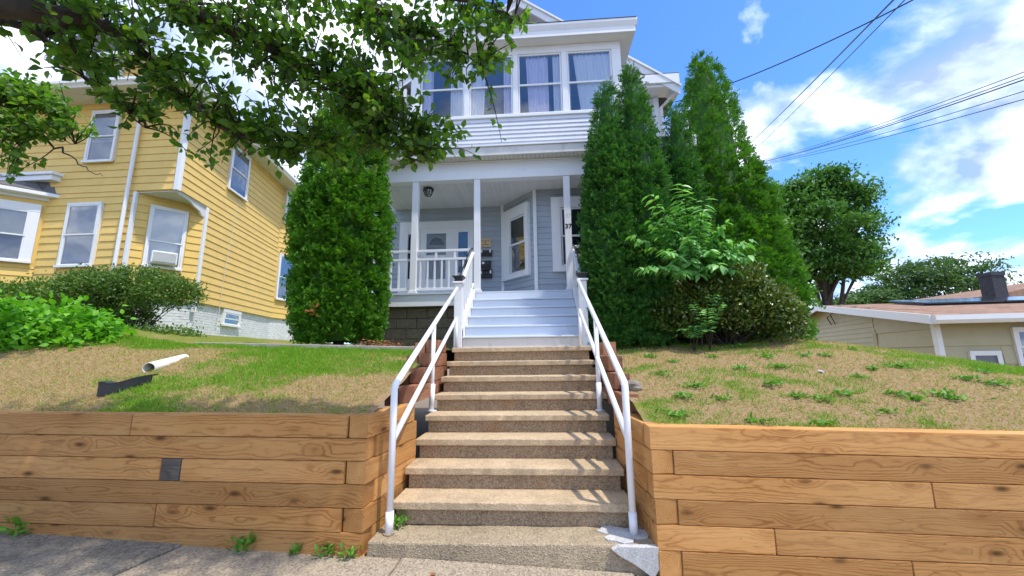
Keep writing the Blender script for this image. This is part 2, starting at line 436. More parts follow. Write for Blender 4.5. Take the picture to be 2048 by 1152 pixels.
M['shrub_mid'] = leafmat('small_shrub_leaf', [(.05, .12, .02), (.08, .165, .028), (.13, .22, .04), (.20, .23, .07)], .25, .45)
M['far_tree'] = leafmat('far_maple_leaf', [(.045, .135, .028), (.075, .19, .035), (.12, .26, .045)], .25, .55)
M['farther'] = leafmat('far_locust_leaf', [(.05, .11, .04), (.075, .15, .05), (.11, .19, .06)], .25, .6)
M['grass'] = leafmat('grass_blade', [(.42, .29, .13), (.52, .39, .19), (.26, .30, .06), (.14, .31, .02), (.22, .42, .03)], .25, .6, .2)
M['weed'] = leafmat('weed_leaf', [(.07, .20, .02), (.11, .29, .03), (.18, .36, .05)], .28, .5)
M['dead_spray'] = leafmat('dead_orange_spray', [(.34, .10, .03), (.46, .17, .05)], .15, .7)

def lawnmat():
    n = N('lawn_soil', .95, .1); v = n.coord(); g = n.attr('green')
    a = n.noise(v, 9, 8, .7, .3); b = n.noise(v, 60, 5, .75)
    dirt = n.ramp(b, [(.28, (.20, .125, .065)), (.5, (.40, .27, .145)), (.75, (.54, .41, .24))])
    grn = n.ramp(b, [(.28, (.08, .12, .018)), (.5, (.18, .25, .03)), (.75, (.32, .34, .06))])
    k = n.math('ADD', g, n.math('MULTIPLY', n.math('SUBTRACT', a, .5), .9), True)
    n.color(n.mix(n.ramp(k, [(.35, 0.), (.75, .9)]), dirt, grn)); n.bump(n.math('ADD', b, a), .9, .03); return n.m
M['lawn'] = lawnmat()
M['dirt'] = plain('bare_soil', (.20, .15, .10), .95, .4, 20, .8)

# ================================================================ ground
def side_z(x, y=0.): return -.0006 - .042*np.asarray(x, float)
def wall_l(x): return 1.02 - .0105*(np.asarray(x, float)+1.34)
def wall_r(x): return .944 - .022*(np.asarray(x, float)-.79)
def sstep(a, b, t):
    t = np.clip((t-a)/(b-a), 0, 1); return t*t*(3-2*t)
def curb_z(x): return np.clip(1.595 - .034*(np.asarray(x, float)+1.35), 1.5, 1.80)
def gz(x, y):
    """yard surface height"""
    x = np.asarray(x, float); y = np.asarray(y, float)
    # left yard
    v = np.clip((y-3.12)/(5.36-3.12), 0, 1)
    zl = (wall_l(x)-.035) + (curb_z(x)-.045-(wall_l(x)-.035))*(v*(1.32-.32*v))
    zl = zl + np.clip(-x-5.0, 0, 3)*.13*v
    back = 1.66 + .34*sstep(3.8, 7.5, -x)
    zl = np.where(y > 5.36, zl + (back-zl)*sstep(5.36, 9., y), zl)
    # right yard
    cz = np.interp(x, [.8, 1.3, 2.4, 3.7, 4.5, 5.2, 5.85, 6.75, 9., 14., 30], [1.57, 1.59, 1.60, 1.67, 1.60, 1.49, 1.35, 1.07, .45, -.5, -1.2])
    v = np.clip((y-3.12)/(6.3-3.12), 0, 1)
    zr = (wall_r(x)-.035) + (cz-(wall_r(x)-.035))*(v*(1.42-.42*v))
    low = -.75 - .02*x
    fall = sstep(3.6, 5.2, x)
    zr = np.where(y > 6.3, zr + (low-zr)*fall*sstep(6.3, 9.5, y), zr)
    z = np.where(x < -.2, zl, zr)
    z = z + (fbm(x*2.3, y*2.3, 5)-.5)*.05 + (fbm(x*9, y*9, 8)-.5)*.018
    return z
def green(x, y):
    x = np.asarray(x, float); y = np.asarray(y, float)
    n1 = fbm(x*1.1, y*1.6, 3); n2 = fbm(x*3.1, y*4.2, 11)
    gl = .34 + 1.6*(n1-.45) + .55*(n2-.5) + .42*sstep(4.5, 5.3, y) + .25*np.exp(-((x+2.9+.5*(y-4))**2)/.8) \
        - .50*np.exp(-((x+1.75)**2+(y-3.5)**2)/.5) - .75*sstep(-3.6, -4.8, x)*sstep(5.3, 4.7, y)
    gr = .06 + 1.35*(n1-.48) + 1.25*(n2-.5) + .36*sstep(3.4, 5.2, x) + .16*sstep(1.9, 1.1, x)
    return np.clip(np.where(x < -.2, gl, gr), 0, 1)
def hit(px, py):
    d = ray(px, py); d = d/d[1]
    for Y in np.arange(3.1, 14, .01):
        P = EYE + d*Y
        if P[2] <= gz(P[0], P[1]): return P
    return EYE + d*8
def grid(name, xs, ys, zf, mat, org=(0, 0, 0), gr=None):
    X, Y = np.meshgrid(xs, ys); Z = zf(X, Y); nx, ny = len(xs), len(ys)
    V = np.stack([X, Y, Z], -1).reshape(-1, 3)
    i = np.arange(nx*ny).reshape(ny, nx)
    F = np.stack([i[:-1, :-1], i[:-1, 1:], i[1:, 1:], i[1:, :-1]], -1).reshape(-1, 4)
    return bulk(name, V, F, mat, None, {'green': gr(X, Y).ravel()} if gr else None, True)
far = grid('ground', np.array([-1500., -200, -40, -20, 20, 40, 200, 1500]), np.array([-1500., -100, -4.2, 60, 200, 1500]), lambda x, y: x*0-1.6, M['dirt'])
tag(far, 'bare earth ground stretching out under the whole block', 'ground', kind='structure')
lw = grid('lawn', np.concatenate([np.linspace(-30, -9.2, 30), np.linspace(-9, -1.36, 150)]), np.concatenate([np.linspace(3.13, 6.5, 80), np.linspace(6.6, 24, 50)]), gz, M['lawn'], gr=green)
tag(lw, 'sloping lawn of patchy grass above the left timber wall', 'lawn', kind='structure')
rw = grid('lawn', np.concatenate([np.linspace(.80, 9, 170), np.linspace(9.2, 40, 30)]), np.concatenate([np.linspace(3.13, 7.2, 100), np.linspace(7.3, 60, 70)]), gz, M['lawn'], gr=green)
tag(rw, 'mound of dry soil and weedy grass above the right timber wall', 'lawn', kind='structure')
mw = grid('yard_soil', np.linspace(-1.5, 1.0, 12), np.linspace(5.6, 8.9, 14), lambda x, y: 1.50+(fbm(x*3, y*3, 2)-.5)*.05, M['dirt'])
tag(mw, 'bare soil under the wooden porch steps', 'soil', kind='structure')
st = empty('street', (0, -4.5, 0), kind='structure')
MB().hexa([(-40, -12, 1.68-.16), (40, -12, -1.68-.16), (40, -2.2, -1.68-.16), (-40, -2.2, 1.68-.16)] + [(-40, -12, 1.68-.13), (40, -12, -1.68-.13), (40, -2.2, -1.68-.13), (-40, -2.2, 1.68-.13)]).build('asphalt', M['asphalt'], st)
sw = empty('sidewalk', (0, 1.5, 0), kind='structure')
xj = [-30, -14, -9.1, -7.55, -6.0, -4.42, -2.66, -1.02, .62, 2.2, 3.8, 5.4, 9, 30]
for i in range(len(xj)-1):
    a, b = xj[i]+.008, xj[i+1]-.008
    pts = [(a - (.9 if i == 6 else 0), -2.1), (b - (.9 if i == 5 else 0), -2.1), (b, 3.03), (a, 3.03)]
    m = MB()
    z = lambda q: float(side_z(q[0])) + (.006 if i % 2 else -.004)*(1 if 3 < i < 9 else 0)
    m.prism(pts, [z(q)-.12 for q in pts], [z(q) for q in pts])
    m.build('sidewalk_slab', M['sidewalk_tan'] if i in (6, 7, 8) else M['sidewalk'], sw, bevel=.008)
# soil filling the joint between walk and walls
MB().hexa([(-30, 2.9, 1.26-.10), (30, 2.9, -1.26-.10), (30, 3.3, -1.26-.10), (-30, 3.3, 1.26-.10), (-30, 2.9, 1.26-.012), (30, 2.9, -1.26-.012), (30, 3.3, -1.26-.012), (-30, 3.3, 1.26-.012)]).build('soil_strip', M['dirt'], sw)

# ================================================================ concrete stairs
R_, T_, D1 = .18, .294, 3.30
XL, XR = -1.205, .70
stairs = empty('concrete_stairs', (-.25, 3.2, 0), 'tan concrete stairs climbing between the two timber walls to the porch', 'stairs')
sb = MB().hexa([(-1.285, 3.035, .02), (.79, 3.035, -.06), (.79, 3.62, -.06), (-1.285, 3.62, .02), (-1.275, 3.03, .142), (.785, 3.045, .142), (.785, 3.62, .142), (-1.275, 3.62, .142)])
slab_o = sb.build('bottom_slab', M['slab'], stairs, bevel=.012)
# uneven chipped faces on the old slab
bm = bmesh.new(); bm.from_mesh(slab_o.data)
bmesh.ops.subdivide_edges(bm, edges=[e for e in bm.edges if e.calc_length() > .3], cuts=14, use_grid_fill=True)
for v_ in bm.verts:
    k = v_.co + Vector((-.25, 3.2, 0))
    v_.co.y += (float(fbm(k.x*4, k.z*9+3, 4))-.5)*.035 if k.y < 3.1 else 0
    v_.co.z += (float(fbm(k.x*3, k.y*5, 6))-.5)*.022 if k.z > .1 else 0
bm.to_mesh(slab_o.data); bm.free()
# fresh cement smeared round the foot of the right rail
pm = MB(); ring = []
for k in range(22):
    a = 2*math.pi*k/22; r = .20+.05*math.sin(3*a+1)+.03*math.sin(7*a)
    ring.append((.60+r*.95*math.cos(a), 3.21+r*.62*math.sin(a)))
ring = [(min(x, .786), max(y, 3.032)) for x, y in ring]
pm.prism(ring, .140, .156); pm.build('cement_patch', M['patch'], stairs, bevel=.004)
fr = [(.47, .128), (.52, .152), (.65, .150), (.787, .153), (.787, .02), (.74, -.045), (.68, .0), (.60, .05), (.53, .085)]
MB().profb(fr, 3.005, 3.05).build('cement_patch', M['patch'], stairs, bevel=.003)
for k in range(8):
    y0 = D1 + k*T_; z = .322 + k*R_
    xl = XL if k < 4 else XL+.012; xr = XR if k < 4 else XR+.004
    if k == 4: xr += .035
    o = random.uniform(-.006, .006)
    yb = y0+T_+.05 if k < 7 else 6.12
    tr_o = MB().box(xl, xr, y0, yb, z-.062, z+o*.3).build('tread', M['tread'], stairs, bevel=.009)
    bm = bmesh.new(); bm.from_mesh(tr_o.data)          # worn, chipped nosing
    bmesh.ops.subdivide_edges(bm, edges=[e for e in bm.edges if abs(e.verts[0].co.x-e.verts[1].co.x) > 1.], cuts=60)
    for v_ in bm.verts:
        if v_.co.y+3.2 < y0+.03:
            c_ = float(fbm(v_.co.x*13+k*7, v_.co.z*20, k))-.5; v_.co.y += c_*.016; v_.co.z -= max(0., c_)*.012 if v_.co.z > z-.02 else 0.
    bm.to_mesh(tr_o.data); bm.free()
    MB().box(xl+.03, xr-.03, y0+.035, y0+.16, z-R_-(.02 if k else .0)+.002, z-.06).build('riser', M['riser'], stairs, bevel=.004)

# ================================================================ timber walls
TH, TD = .162, .155
meshes = {}
def timber(parent, p0, p1, z0, mat, name='timber', h=TH-.004, dz=0.):
    """squared log from p0 to p1 (plan, centre line), bottom at z0, other end dz higher"""
    dx, dy = p1[0]-p0[0], p1[1]-p0[1]; L = math.hypot(dx, dy)
    bm = bmesh.new(); bmesh.ops.create_cube(bm, size=1.)
    for v_ in bm.verts:
        v_.co.x *= L; v_.co.y *= TD; v_.co.z *= h
    bmesh.ops.bevel(bm, geom=bm.edges[:], offset=.0035, segments=2, affect='EDGES')
    me = bpy.data.meshes.new(name); bm.to_mesh(me); bm.free(); me.materials.append(mat)
    o = link(name, me, parent)
    o.location = Vector(((p0[0]+p1[0])/2, (p0[1]+p1[1])/2, z0+h/2+dz/2)) - wpos(parent)
    o.rotation_euler = (random.uniform(-.006, .006), -math.atan2(dz, L), math.atan2(dy, dx)); return o
G = .004
def course(parent, joints, y, z_of, n, mat=None, end_mat=None):
    """front timbers between x joints"""
    for a, b, m_ in joints:
        timber(parent, (a+G/2, y), (b-G/2, y), float(z_of(a))-(n+1)*TH, m_ or M['timber'], dz=float(z_of(b)-z_of(a)))
YF = 3.02 + TD/2
lwall = empty('retaining_wall', (-3.2, 3.1, .1), 'brown timber retaining wall in tree shade left of the concrete stairs', 'retaining wall', 'timber retaining walls')
XC = -1.31                                         # front corner
bt = .0035                                         # slight batter of the face
Lc = [[(-9, -6.1, None), (-6.1, -3.235, None), (-3.235, XC-.158, None)],
      [(-9, -4.6, None), (-4.6, XC, None)],
      [(-9, -5.5, None), (-5.5, -2.93, None), (-2.93, -2.767, M['old_timber']), (-2.767, XC-.158, None)],
      [(-9, -5.0, None), (-5.0, XC, None)],
      [(-9, -6.0, None), (-6.0, -2.918, None), (-2.918, XC-.158, None)],
      [(-9, -4.2, None), (-4.2, XC, None)],
      [(-9, -3.6, None), (-3.6, XC, None)]]
ux, uy = .13, .9915                                 # left return runs back and towards the stairs
for n_, js in enumerate(Lc):
    course(lwall, js, YF - n_*bt, wall_l, n_)
    z0 = float(wall_l(XC)) - (n_+1)*TH; yy = 3.02 - n_*bt
    nx, ny = uy, -ux                               # outward normal of return face
    f0 = 0. if n_ % 2 == 0 else .158
    if n_ == 0: L_ = .82
    else: L_ = .88
    c0 = (XC - nx*TD/2 + ux*f0, yy - ny*TD/2*0 + uy*f0)
    if n_ % 2 == 0: c0 = (XC - nx*TD/2 + .004, yy + .004)
    e = (XC - nx*TD/2 + ux*L_, yy + uy*L_)
    timber(lwall, c0, e, z0, M['timber'])
# stepped cheek timbers beside the upper flight
for k in range(4):
    z0 = 1.02 + k*TH*1.02
    y0 = 3.86 + k*.34
    timber(lwall, (-1.30-.012*k, y0), (-1.30-.012*k, 5.30), z0, M['side_timber'])
    timber(lwall, (-1.385-.012*k, y0+.085), (-1.52-.012*k, y0+.10), z0-.03, M['side_timber'])
rwall = empty('retaining_wall', (3., 3.1, 0), 'fresh honey coloured timber retaining wall right of the concrete stairs', 'retaining wall', 'timber retaining walls')
XD = .778
Rc = [[(XD, 3.9, None), (3.9, 9, None)],
      [(XD+.158, 4.4, None), (4.4, 9, None)],
      [(XD, 2.624, None), (2.624, 9, None)],
      [(XD+.158, 3.7, None), (3.7, 9, None)],
      [(XD, 1.563, None), (1.563, 5.2, None), (5.2, 9, None)],
      [(XD+.158, 2.405, None), (2.405, 6, None), (6, 9, None)],
      [(XD, 3.3, None), (3.3, 9, None)]]
for n_, js in enumerate(Rc):
    course(rwall, js, YF - n_*bt, wall_r, n_)
    z0 = float(wall_r(XD)) - (n_+1)*TH; yy = 3.02 - n_*bt
    if n_ % 2 == 0: c0 = (XD+TD/2-.01, yy+.158)
    else: c0 = (XD+TD/2+.004, yy+.004)
    timber(rwall, c0, (XD+TD/2-.075, yy+.95), z0, M['timber'])
for k in range(4):
    z0 = .944 + k*TH*1.05
    y0 = 3.72 + k*.36
    timber(rwall, (.815+.01*k, y0), (.815+.01*k, 5.35), z0, M['side_timber'])

# ================================================================ pipe handrails
def handrail(x, xt, label, yb, zt_end):
    h = empty('handrail', (x, yb, .142), label, 'handrail', 'pipe handrails of the stairs')
    r = .0265
    yk, zk = yb, 1.228
    ye = 5.93; ze = zt_end
    f = lambda y, z0, z1: z0+(z1-z0)*(y-yk)/(ye-yk)
    MB().tube([(x, yb, .142), (x, yb, zk-.02), (x, yb+.02, zk+.012), (xt, ye, ze)], r, 12).build('top_rail', M['rail'], h, smooth=True)
    lo0, lo1 = .82, ze-.47
    MB().tube([(x, yb+.01, lo0), (xt, ye-.02, lo1)], r*.95, 12).build('lower_rail', M['rail'], h, smooth=True)
    MB().tube([(x, yb, .142), (x, yb, .30)], r+.005, 12).build('sleeve', M['rail'], h, smooth=True)
    yp = 4.47; xp = x+(xt-x)*(yp-yk)/(ye-yk)
    MB().tube([(xp-.012 if x < 0 else xp, yp, .862), (xp, yp, f(yp, zk, ze))], r*.92, 12).build('post', M['rail'], h, smooth=True)
    MB().tube([(xp-.012 if x < 0 else xp, yp, .862), (xp, yp, 1.16)], r+.003, 12).build('sleeve', M['rail'], h, smooth=True)
    MB().tube([(xt, ye-.02, 1.582), (xt, ye-.02, lo1+.01)], r*.92, 12).build('post', M['rail'], h, smooth=True)
    MB().tube([(xp, yp, .862), (xp, yp, .874)], .05, 12).build('foot_plate', M['rail'], h)
    MB().tube([(x, yb, .143), (x, yb, .152)], .045, 12).build('foot_plate', M['slab'] if x < 0 else M['patch'], h)
handrail(-1.166, -1.25, 'white pipe handrail on the left edge of the concrete stairs', 3.165, 2.515)
handrail(.668, .625, 'white pipe handrail on the right edge of the concrete stairs', 3.21, 2.60)

# ================================================================ curb, blocks and loose things on the left lawn
cb = empty('concrete_curb', (-3.2, 5.4, 1.6), 'low concrete curb along the top of the left lawn', 'curb')
xs_ = [-1.34, -3.05, -4.95]
for a, b in zip(xs_[:-1], xs_[1:]):
    za, zb = float(curb_z(a)), float(curb_z(b))
    MB().hexa([(b+.004, 5.34, zb-.22), (a-.004, 5.34, za-.22), (a-.004, 5.46, za-.22), (b+.004, 5.46, zb-.22), (b+.004, 5.34, zb), (a-.004, 5.34, za), (a-.004, 5.46, za), (b+.004, 5.46, zb)]).build('curb_stone', M['curb'], cb, bevel=.01)
for (px, py, L, a, lab, mt) in ((262, 690, .62, .28, 'tan concrete block lying behind the bright green bush', 'curb'), (305, 684, .5, -.05, 'reddish concrete block next to the end of the curb', 'side_timber'), (221, 692, .3, .35, 'dark mossy block half hidden by the bright green bush', 'mortar')):
    P = at(px, py, 5.5); zz = float(gz(P[0], P[1]))
    m = MB((P[0], P[1], P[2]-.05), (math.cos(a), math.sin(a)), (-math.sin(a), math.cos(a)))
    m.box(-L/2, L/2, -.06, .06, zz-P[2]-.05, .085)
    tag(m.build('edging_block', M[mt], None, bevel=.014, org=(P[0], P[1], zz)), lab, 'edging block', 'edging blocks')
# white pipe
p0 = hit(296, 745); p1 = at(368, 722, p0[1]+.62)
p0 = p0 + np.array([0, 0, .045]); p1[2] = float(gz(p1[0], p1[1]))-.03
pp = MB(); ax = Vector(p1-p0).normalized(); n_ = 20; r = .062
e1 = ax.cross(Vector((0, 0, 1))).normalized(); e2 = ax.cross(e1)
ringsv = []
for t, rr in ((0., r), (1., r), (1., r-.006), (0., r-.006)):
    for j in range(n_):
        a = 2*math.pi*j/n_; q = Vector(p0)*(1-t)+Vector(p1)*t + (e1*math.cos(a)+e2*math.sin(a))*rr; ringsv.append(tuple(q))
pp.v = ringsv
for k in range(4):
    for j in range(n_):
        a, b = k*n_+j, k*n_+(j+1) % n_; c, d = ((k+1) % 4)*n_+(j+1) % n_, ((k+1) % 4)*n_+j
        pp.f.append((a, b, c, d))
tag(pp.build('drain_pipe', M['pvc'], None, smooth=False, org=tuple(p0)), 'white plastic drain pipe sticking out of the left lawn', 'pipe')
# black plastic edging strip, bowed out of the soil
q0, q1 = hit(192, 797), hit(300, 768)
be = empty('plastic_edging', tuple(q0), 'curved black plastic edging strip half buried in the left lawn', 'plastic edging')
m = MB(); top = MB(); n_ = 12; pv = None
for k in range(n_+1):
    t = k/n_; P = q0*(1-t)+q1*t; P[1] -= .10*math.sin(math.pi*t); g = float(gz(P[0], P[1]))
    hh = .135*(1-.45*t) + .01*math.sin(9*t)
    cur = (P[0], P[1], g-.06, g+hh)
    if pv:
        a, b = pv, cur
        m.hexa([(a[0], a[1], a[2]), (b[0], b[1], b[2]), (b[0], b[1]+.016, b[2]), (a[0], a[1]+.016, a[2]), (a[0], a[1], a[3]), (b[0], b[1], b[3]), (b[0], b[1]+.016, b[3]), (a[0], a[1]+.016, a[3])])
        top.hexa([(a[0], a[1]-.006, a[3]), (b[0], b[1]-.006, b[3]), (b[0], b[1]+.07, b[3]+.004), (a[0], a[1]+.07, a[3]+.004), (a[0], a[1]-.006, a[3]+.012), (b[0], b[1]-.006, b[3]+.012), (b[0], b[1]+.07, b[3]+.014), (a[0], a[1]+.07, a[3]+.014)])
    pv = cur
m.build('strip', M['black'], be); top.build('lip', M['black'], be)
# rocks beside the upper flight on the right
def rock(P, s, seed, label):
    bm = bmesh.new(); bmesh.ops.create_icosphere(bm, subdivisions=3, radius=1.)
    for v_ in bm.verts:
        d = v_.co.copy(); k = .75+.5*float(fbm(d.x*1.3+seed, d.y*1.3+d.z*1.7, seed))
        v_.co = Vector((d.x*s[0]*k, d.y*s[1]*k, d.z*s[2]*k))
    me = bpy.data.meshes.new('rock'); bm.to_mesh(me); bm.free(); me.materials.append(M['rock'])
    o = link('rock', me, None, P); o.rotation_euler = (0, .15, seed); tag(o, label, 'rock', 'rocks by the stairs'); return o
for px, py, s, sd, lab in ((1266, 772, (.11, .09, .065), 1, 'largest brown rock beside the right handrail, halfway up the stairs'), (1238, 714, (.08, .07, .035), 2, 'flat grey rock near the top of the concrete stairs'), (1222, 703, (.07, .08, .06), 3, 'small rock against the right newel post of the porch steps')):
    P = hit(px, py+6); rock((P[0], P[1], P[2]+s[2]*.35), s, sd, lab)

# ================================================================ siding and windows
def siding(parent, p0, p1, z0, z1, step, mat, holes=(), proud=.016, name='siding_board', base=.0, zlist=None):
    """lap boards on the wall line p0->p1 (outward normal on the right of p0->p1), cut at holes (u0,u1,z0,z1)"""
    dx, dy = p1[0]-p0[0], p1[1]-p0[1]; L = math.hypot(dx, dy); u = (dx/L, dy/L); n = (u[1], -u[0])
    k = 0; z = z0
    while z < z1-.01:
        zt = min(z+step, z1); zc = (z+zt)/2
        cuts = sorted([(max(0, h[0]), min(L, h[1])) for h in holes if h[2] < zc < h[3]])
        segs = []; a = 0.
        for c in cuts:
            if c[0] > a+.01: segs.append((a, c[0]))
            a = max(a, c[1])
        if a < L-.01: segs.append((a, L))
        for a, b in segs:
            m = MB((p0[0], p0[1], 0), u, n)
            m.profile([(base, z+.002), (base+proud, z+.002), (base+proud, z+.012), (base+.004, zt), (base, zt)], a, b)
            m.build(name, mat, parent)
        z = zt; k += 1

def window(parent, O, u, n, a0, a1, z0, z1, trim=.09, meet=None, blind=0., blind_mat=None, sill=True, mat=None, name='window', dark='dark_room', glass_='glass', thick=.012, back=.035):
    """double hung window set on a wall: trim ring (the part) with sashes, panes, blind and backing as sub-parts"""
    mat = mat or M['trim']
    O = (O[0]+n[0]*.06, O[1]+n[1]*.06, O[2])            # sashes stand proud of the solid wall
    m = MB(O, u, n); t = trim
    m.box(a0-t, a0, -.07, thick, z0, z1); m.box(a1, a1+t, -.07, thick, z0, z1)
    m.box(a0-t, a1+t, -.07, thick+.006, z1, z1+t*1.15)
    if sill: m.box(a0-t-.02, a1+t+.02, -.01, thick+.035, z0-.06, z0)
    else: m.box(a0-t, a1+t, -.01, thick+.003, z0-t, z0)
    w_ = m.build(name, mat, parent, bevel=.004)
    meet = meet if meet is not None else (z0+z1)/2
    f = .035
    for nm, za, zb, d in (('upper_sash', meet-.015, z1, .012), ('lower_sash', z0, meet+.015, -.008)):
        s_ = MB(O, u, n)
        s_.box(a0, a0+f, d-.02, d, za, zb); s_.box(a1-f, a1, d-.02, d, za, zb)
        s_.box(a0+f, a1-f, d-.02, d-.001, za, za+f); s_.box(a0+f, a1-f, d-.02, d-.001, zb-f, zb)
        s_.build(nm, mat, w_)
        MB(O, u, n).box(a0+f-.004, a1-f+.004, d-.013, d-.009, za+f-.004, zb-f+.004).build('pane', M[glass_], w_)
    if blind:
        zb_ = z1-(z1-z0)*blind
        MB(O, u, n).box(a0+.02, a1-.02, -back+.006, -back+.012, zb_, z1-.01).build('blind', blind_mat or M['shade'], w_)
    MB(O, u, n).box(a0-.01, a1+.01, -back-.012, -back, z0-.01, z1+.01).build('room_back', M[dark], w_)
    return w_

def lettering(text, size, mat, parent, loc, rotz=0., name='lettering', depth=.002, align='CENTER', bold=0.):
    cu = bpy.data.curves.new(name, 'FONT'); cu.body = text; cu.size = size; cu.extrude = depth; cu.offset = bold; cu.align_x = align; cu.align_y = 'CENTER'
    tmp = bpy.data.objects.new('tmp', cu); COL.objects.link(tmp)
    bpy.context.view_layer.update()
    me = bpy.data.meshes.new_from_object(tmp.evaluated_get(bpy.context.evaluated_depsgraph_get()))
    bpy.data.objects.remove(tmp); me.name = name
    me.materials.clear(); me.materials.append(mat)
    o = link(name, me, parent); o.location = Vector(loc)-(wpos(parent) if parent else Vector((0, 0, 0)))
    o.rotation_euler = (rad(90), 0, rotz); return o

# ================================================================ blue house
BX0, BX1 = -3.65, 3.03
FZ, CZ, BY = 2.69, 5.05, 8.93          # porch floor, porch ceiling, back wall face
bh = empty('blue_house', (-.3, 8.95, 1.6), 'pale blue two storey house with open front porch and glazed upper porch', 'house')
m = MB(); m.box(BX0, BX1, BY+.02, 18, 1.2, FZ-.1); m.build('foundation', M['block'], bh)
m = MB(); m.box(BX0, -.80, BY+.02, BY+.2, FZ-.1, 8.0); m.box(-.80, BX1, BY+.02, BY+.2, CZ, 8.0)
m.box(BX0, BX0+.2, BY+.2, 18, FZ-.1, 8.0); m.box(BX1-.2, BX1, BY+.2, 18, FZ-.1, 8.0); m.box(BX0+.2, BX1-.2, 17.8, 18, FZ-.1, 8.0)
m.build('wall', M['pale_siding'], bh)
AX = -.31; APEX = 10.42; SL = .72
gab = MB().profb([(BX0, 8.0), (BX1, 8.0), (AX, 8.0+(BX1-AX)*SL)], BY+.02, 18).build('gable_wall', M['pale_siding'], bh)
# bay in the porch
m = MB().prism([(-.80, BY+.05), (-.02, 8.08), (2.1, 8.08), (2.88, BY+.05)], FZ-.05, CZ+.1); m.build('bay_wall', M['blue_siding'], bh)
door_hole = (BX0*-1-3.294, BX0*-1-1.542)   # u from BX0
dh0, dh1 = -3.294-BX0, -1.50-BX0
siding(bh, (BX0, BY+.02), (-.80, BY+.02), FZ, CZ, .124, M['blue_siding'], [(dh0, dh1, FZ-.1, 4.72)])
bu = (.78/1.155, -.852/1.155); ba = (-.80, BY+.02); bb = (-.02, 8.08)
BL = math.hypot(.78, BY+.02-8.08)
siding(bh, ba, bb, FZ, CZ, .124, M['blue_siding'], [(.06, 1.02, 3.17, 4.82)])
siding(bh, bb, (2.1, 8.08), FZ, CZ, .124, M['blue_siding'], [(.36, 1.62, 3.19, 4.83)])
bn = ((bb[1]-ba[1])/BL, -(bb[0]-ba[0])/BL); bu = ((bb[0]-ba[0])/BL, (bb[1]-ba[1])/BL)
wb = window(bh, (ba[0], ba[1], 0), bu, bn, .36, .91, 3.285, 4.57, trim=.0, meet=3.95, sill=False, glass_='glass_dark', dark='dim_room')
m = MB((ba[0], ba[1], 0), bu, bn); m.box(.07, .355, .0, .09, 3.17, 4.82); m.box(.915, 1.02, .0, .09, 3.17, 4.82); m.box(.355, .915, .0, .091, 4.575, 4.82); m.box(.355, .915, .0, .091, 3.17, 3.28)
m.build('casing', M['trim'], wb, bevel=.004)
wf = window(bh, (bb[0], bb[1], 0), (1, 0), (0, -1), .55, 1.45, 3.32, 4.585, trim=.0, meet=3.96, sill=False, glass_='glass_dark', dark='dim_room')
m = MB((bb[0], bb[1], 0), (1, 0), (0, -1)); m.box(.355, .545, 0, .09, 3.19, 4.83); m.box(1.455, 1.62, 0, .09, 3.19, 4.83); m.box(.545, 1.455, 0, .091, 4.59, 4.83); m.box(.545, 1.455, 0, .091, 3.19, 3.315)
m.build('casing', M['trim'], wf, bevel=.004)
for (x, y) in (ba, bb):
    MB().box(x-.035, x+.04, y-.05, y+.03, FZ+.001, CZ).build('corner_board', M['trim'], bh, bevel=.004)
# front door with storm door and sidelights
dr = empty('door', (-2.4, BY, FZ), None); dr.parent = bh; dr.location = Vector((-2.4, BY, FZ))-wpos(bh)
O = (0, BY, 0); U_, N_ = (1, 0), (0, -1)
m = MB(O, U_, N_)
for a, b, c, d in ((-3.30, -3.09, FZ, 4.71), (-2.99, -2.79, FZ, 4.53), (-2.02, -1.86, FZ, 4.53), (-1.63, -1.50, FZ, 4.71)): m.box(a, b, -.01, .035, c, d)
m.box(-3.09, -1.63, -.01, .034, 4.53, 4.71); m.box(-3.09, -2.99, -.01, .03, FZ, 3.30); m.box(-1.86, -1.63, -.01, .03, FZ, 3.42)
m.box(-3.09, -2.99, -.01, .03, 4.41, 4.53); m.box(-1.86, -1.63, -.01, .03, 4.42, 4.53)
m.build('frame', M['trim'], dr, bevel=.004)
m = MB(O, U_, N_)
m.box(-2.79, -2.635, -.01, .022, FZ+.02, 4.53); m.box(-2.16, -2.02, -.01, .022, FZ+.02, 4.53)
for c, d in ((FZ+.02, 3.28), (3.735, 3.865), (4.40, 4.53)): m.box(-2.635, -2.16, -.01, .021, c, d)
m.build('storm_door', M['trim'], dr, bevel=.004)
MB(O, U_, N_).box(-2.79, -2.02, -.05, -.03, FZ+.02, 4.53).build('door_leaf', M['trim'], dr)
# fanlight
fl = MB(O, U_, N_); cx_, cz_ = -2.398, 4.12
arc = [(cx_+.19*math.cos(math.pi*k/16), cz_+.20*math.sin(math.pi*k/16)) for k in range(17)]
fl.profb([(a, c) for a, c in arc], -.028, -.020); fo = fl.build('fanlight', M['glass_dark'], dr)
ms = MB(O, U_, N_)
for k in range(16):
    a0, a1 = math.pi*k/16, math.pi*(k+1)/16
    ms.hexa([(cx_+r*math.cos(a), b, cz_+r*1.05*math.sin(a)) for b in (-.02, -.008) for a, r in ((a0, .18), (a1, .18), (a1, .205), (a0, .205))])
ms.box(cx_-.205, cx_+.205, -.02, -.008, cz_-.022, cz_)
for k in (1, 2, 3, 4):
    a = math.pi*k/5; c, s_ = math.cos(a), math.sin(a)
    ms.hexa([(cx_+r*c+w_*s_, b, cz_+r*1.05*s_-w_*c) for b in (-.02, -.009) for r, w_ in ((.05, -.007), (.05, .007), (.19, .007), (.19, -.007))])
ms.build('muntin', M['trim'], dr)
MB(O, U_, N_).box(-2.632, -2.163, .004, .008, 3.285, 3.732).build('storm_pane', M['glass_dark'], dr)
MB(O, U_, N_).box(-2.632, -2.163, .004, .008, 3.868, 4.398).build('storm_pane', M['glass'], dr)
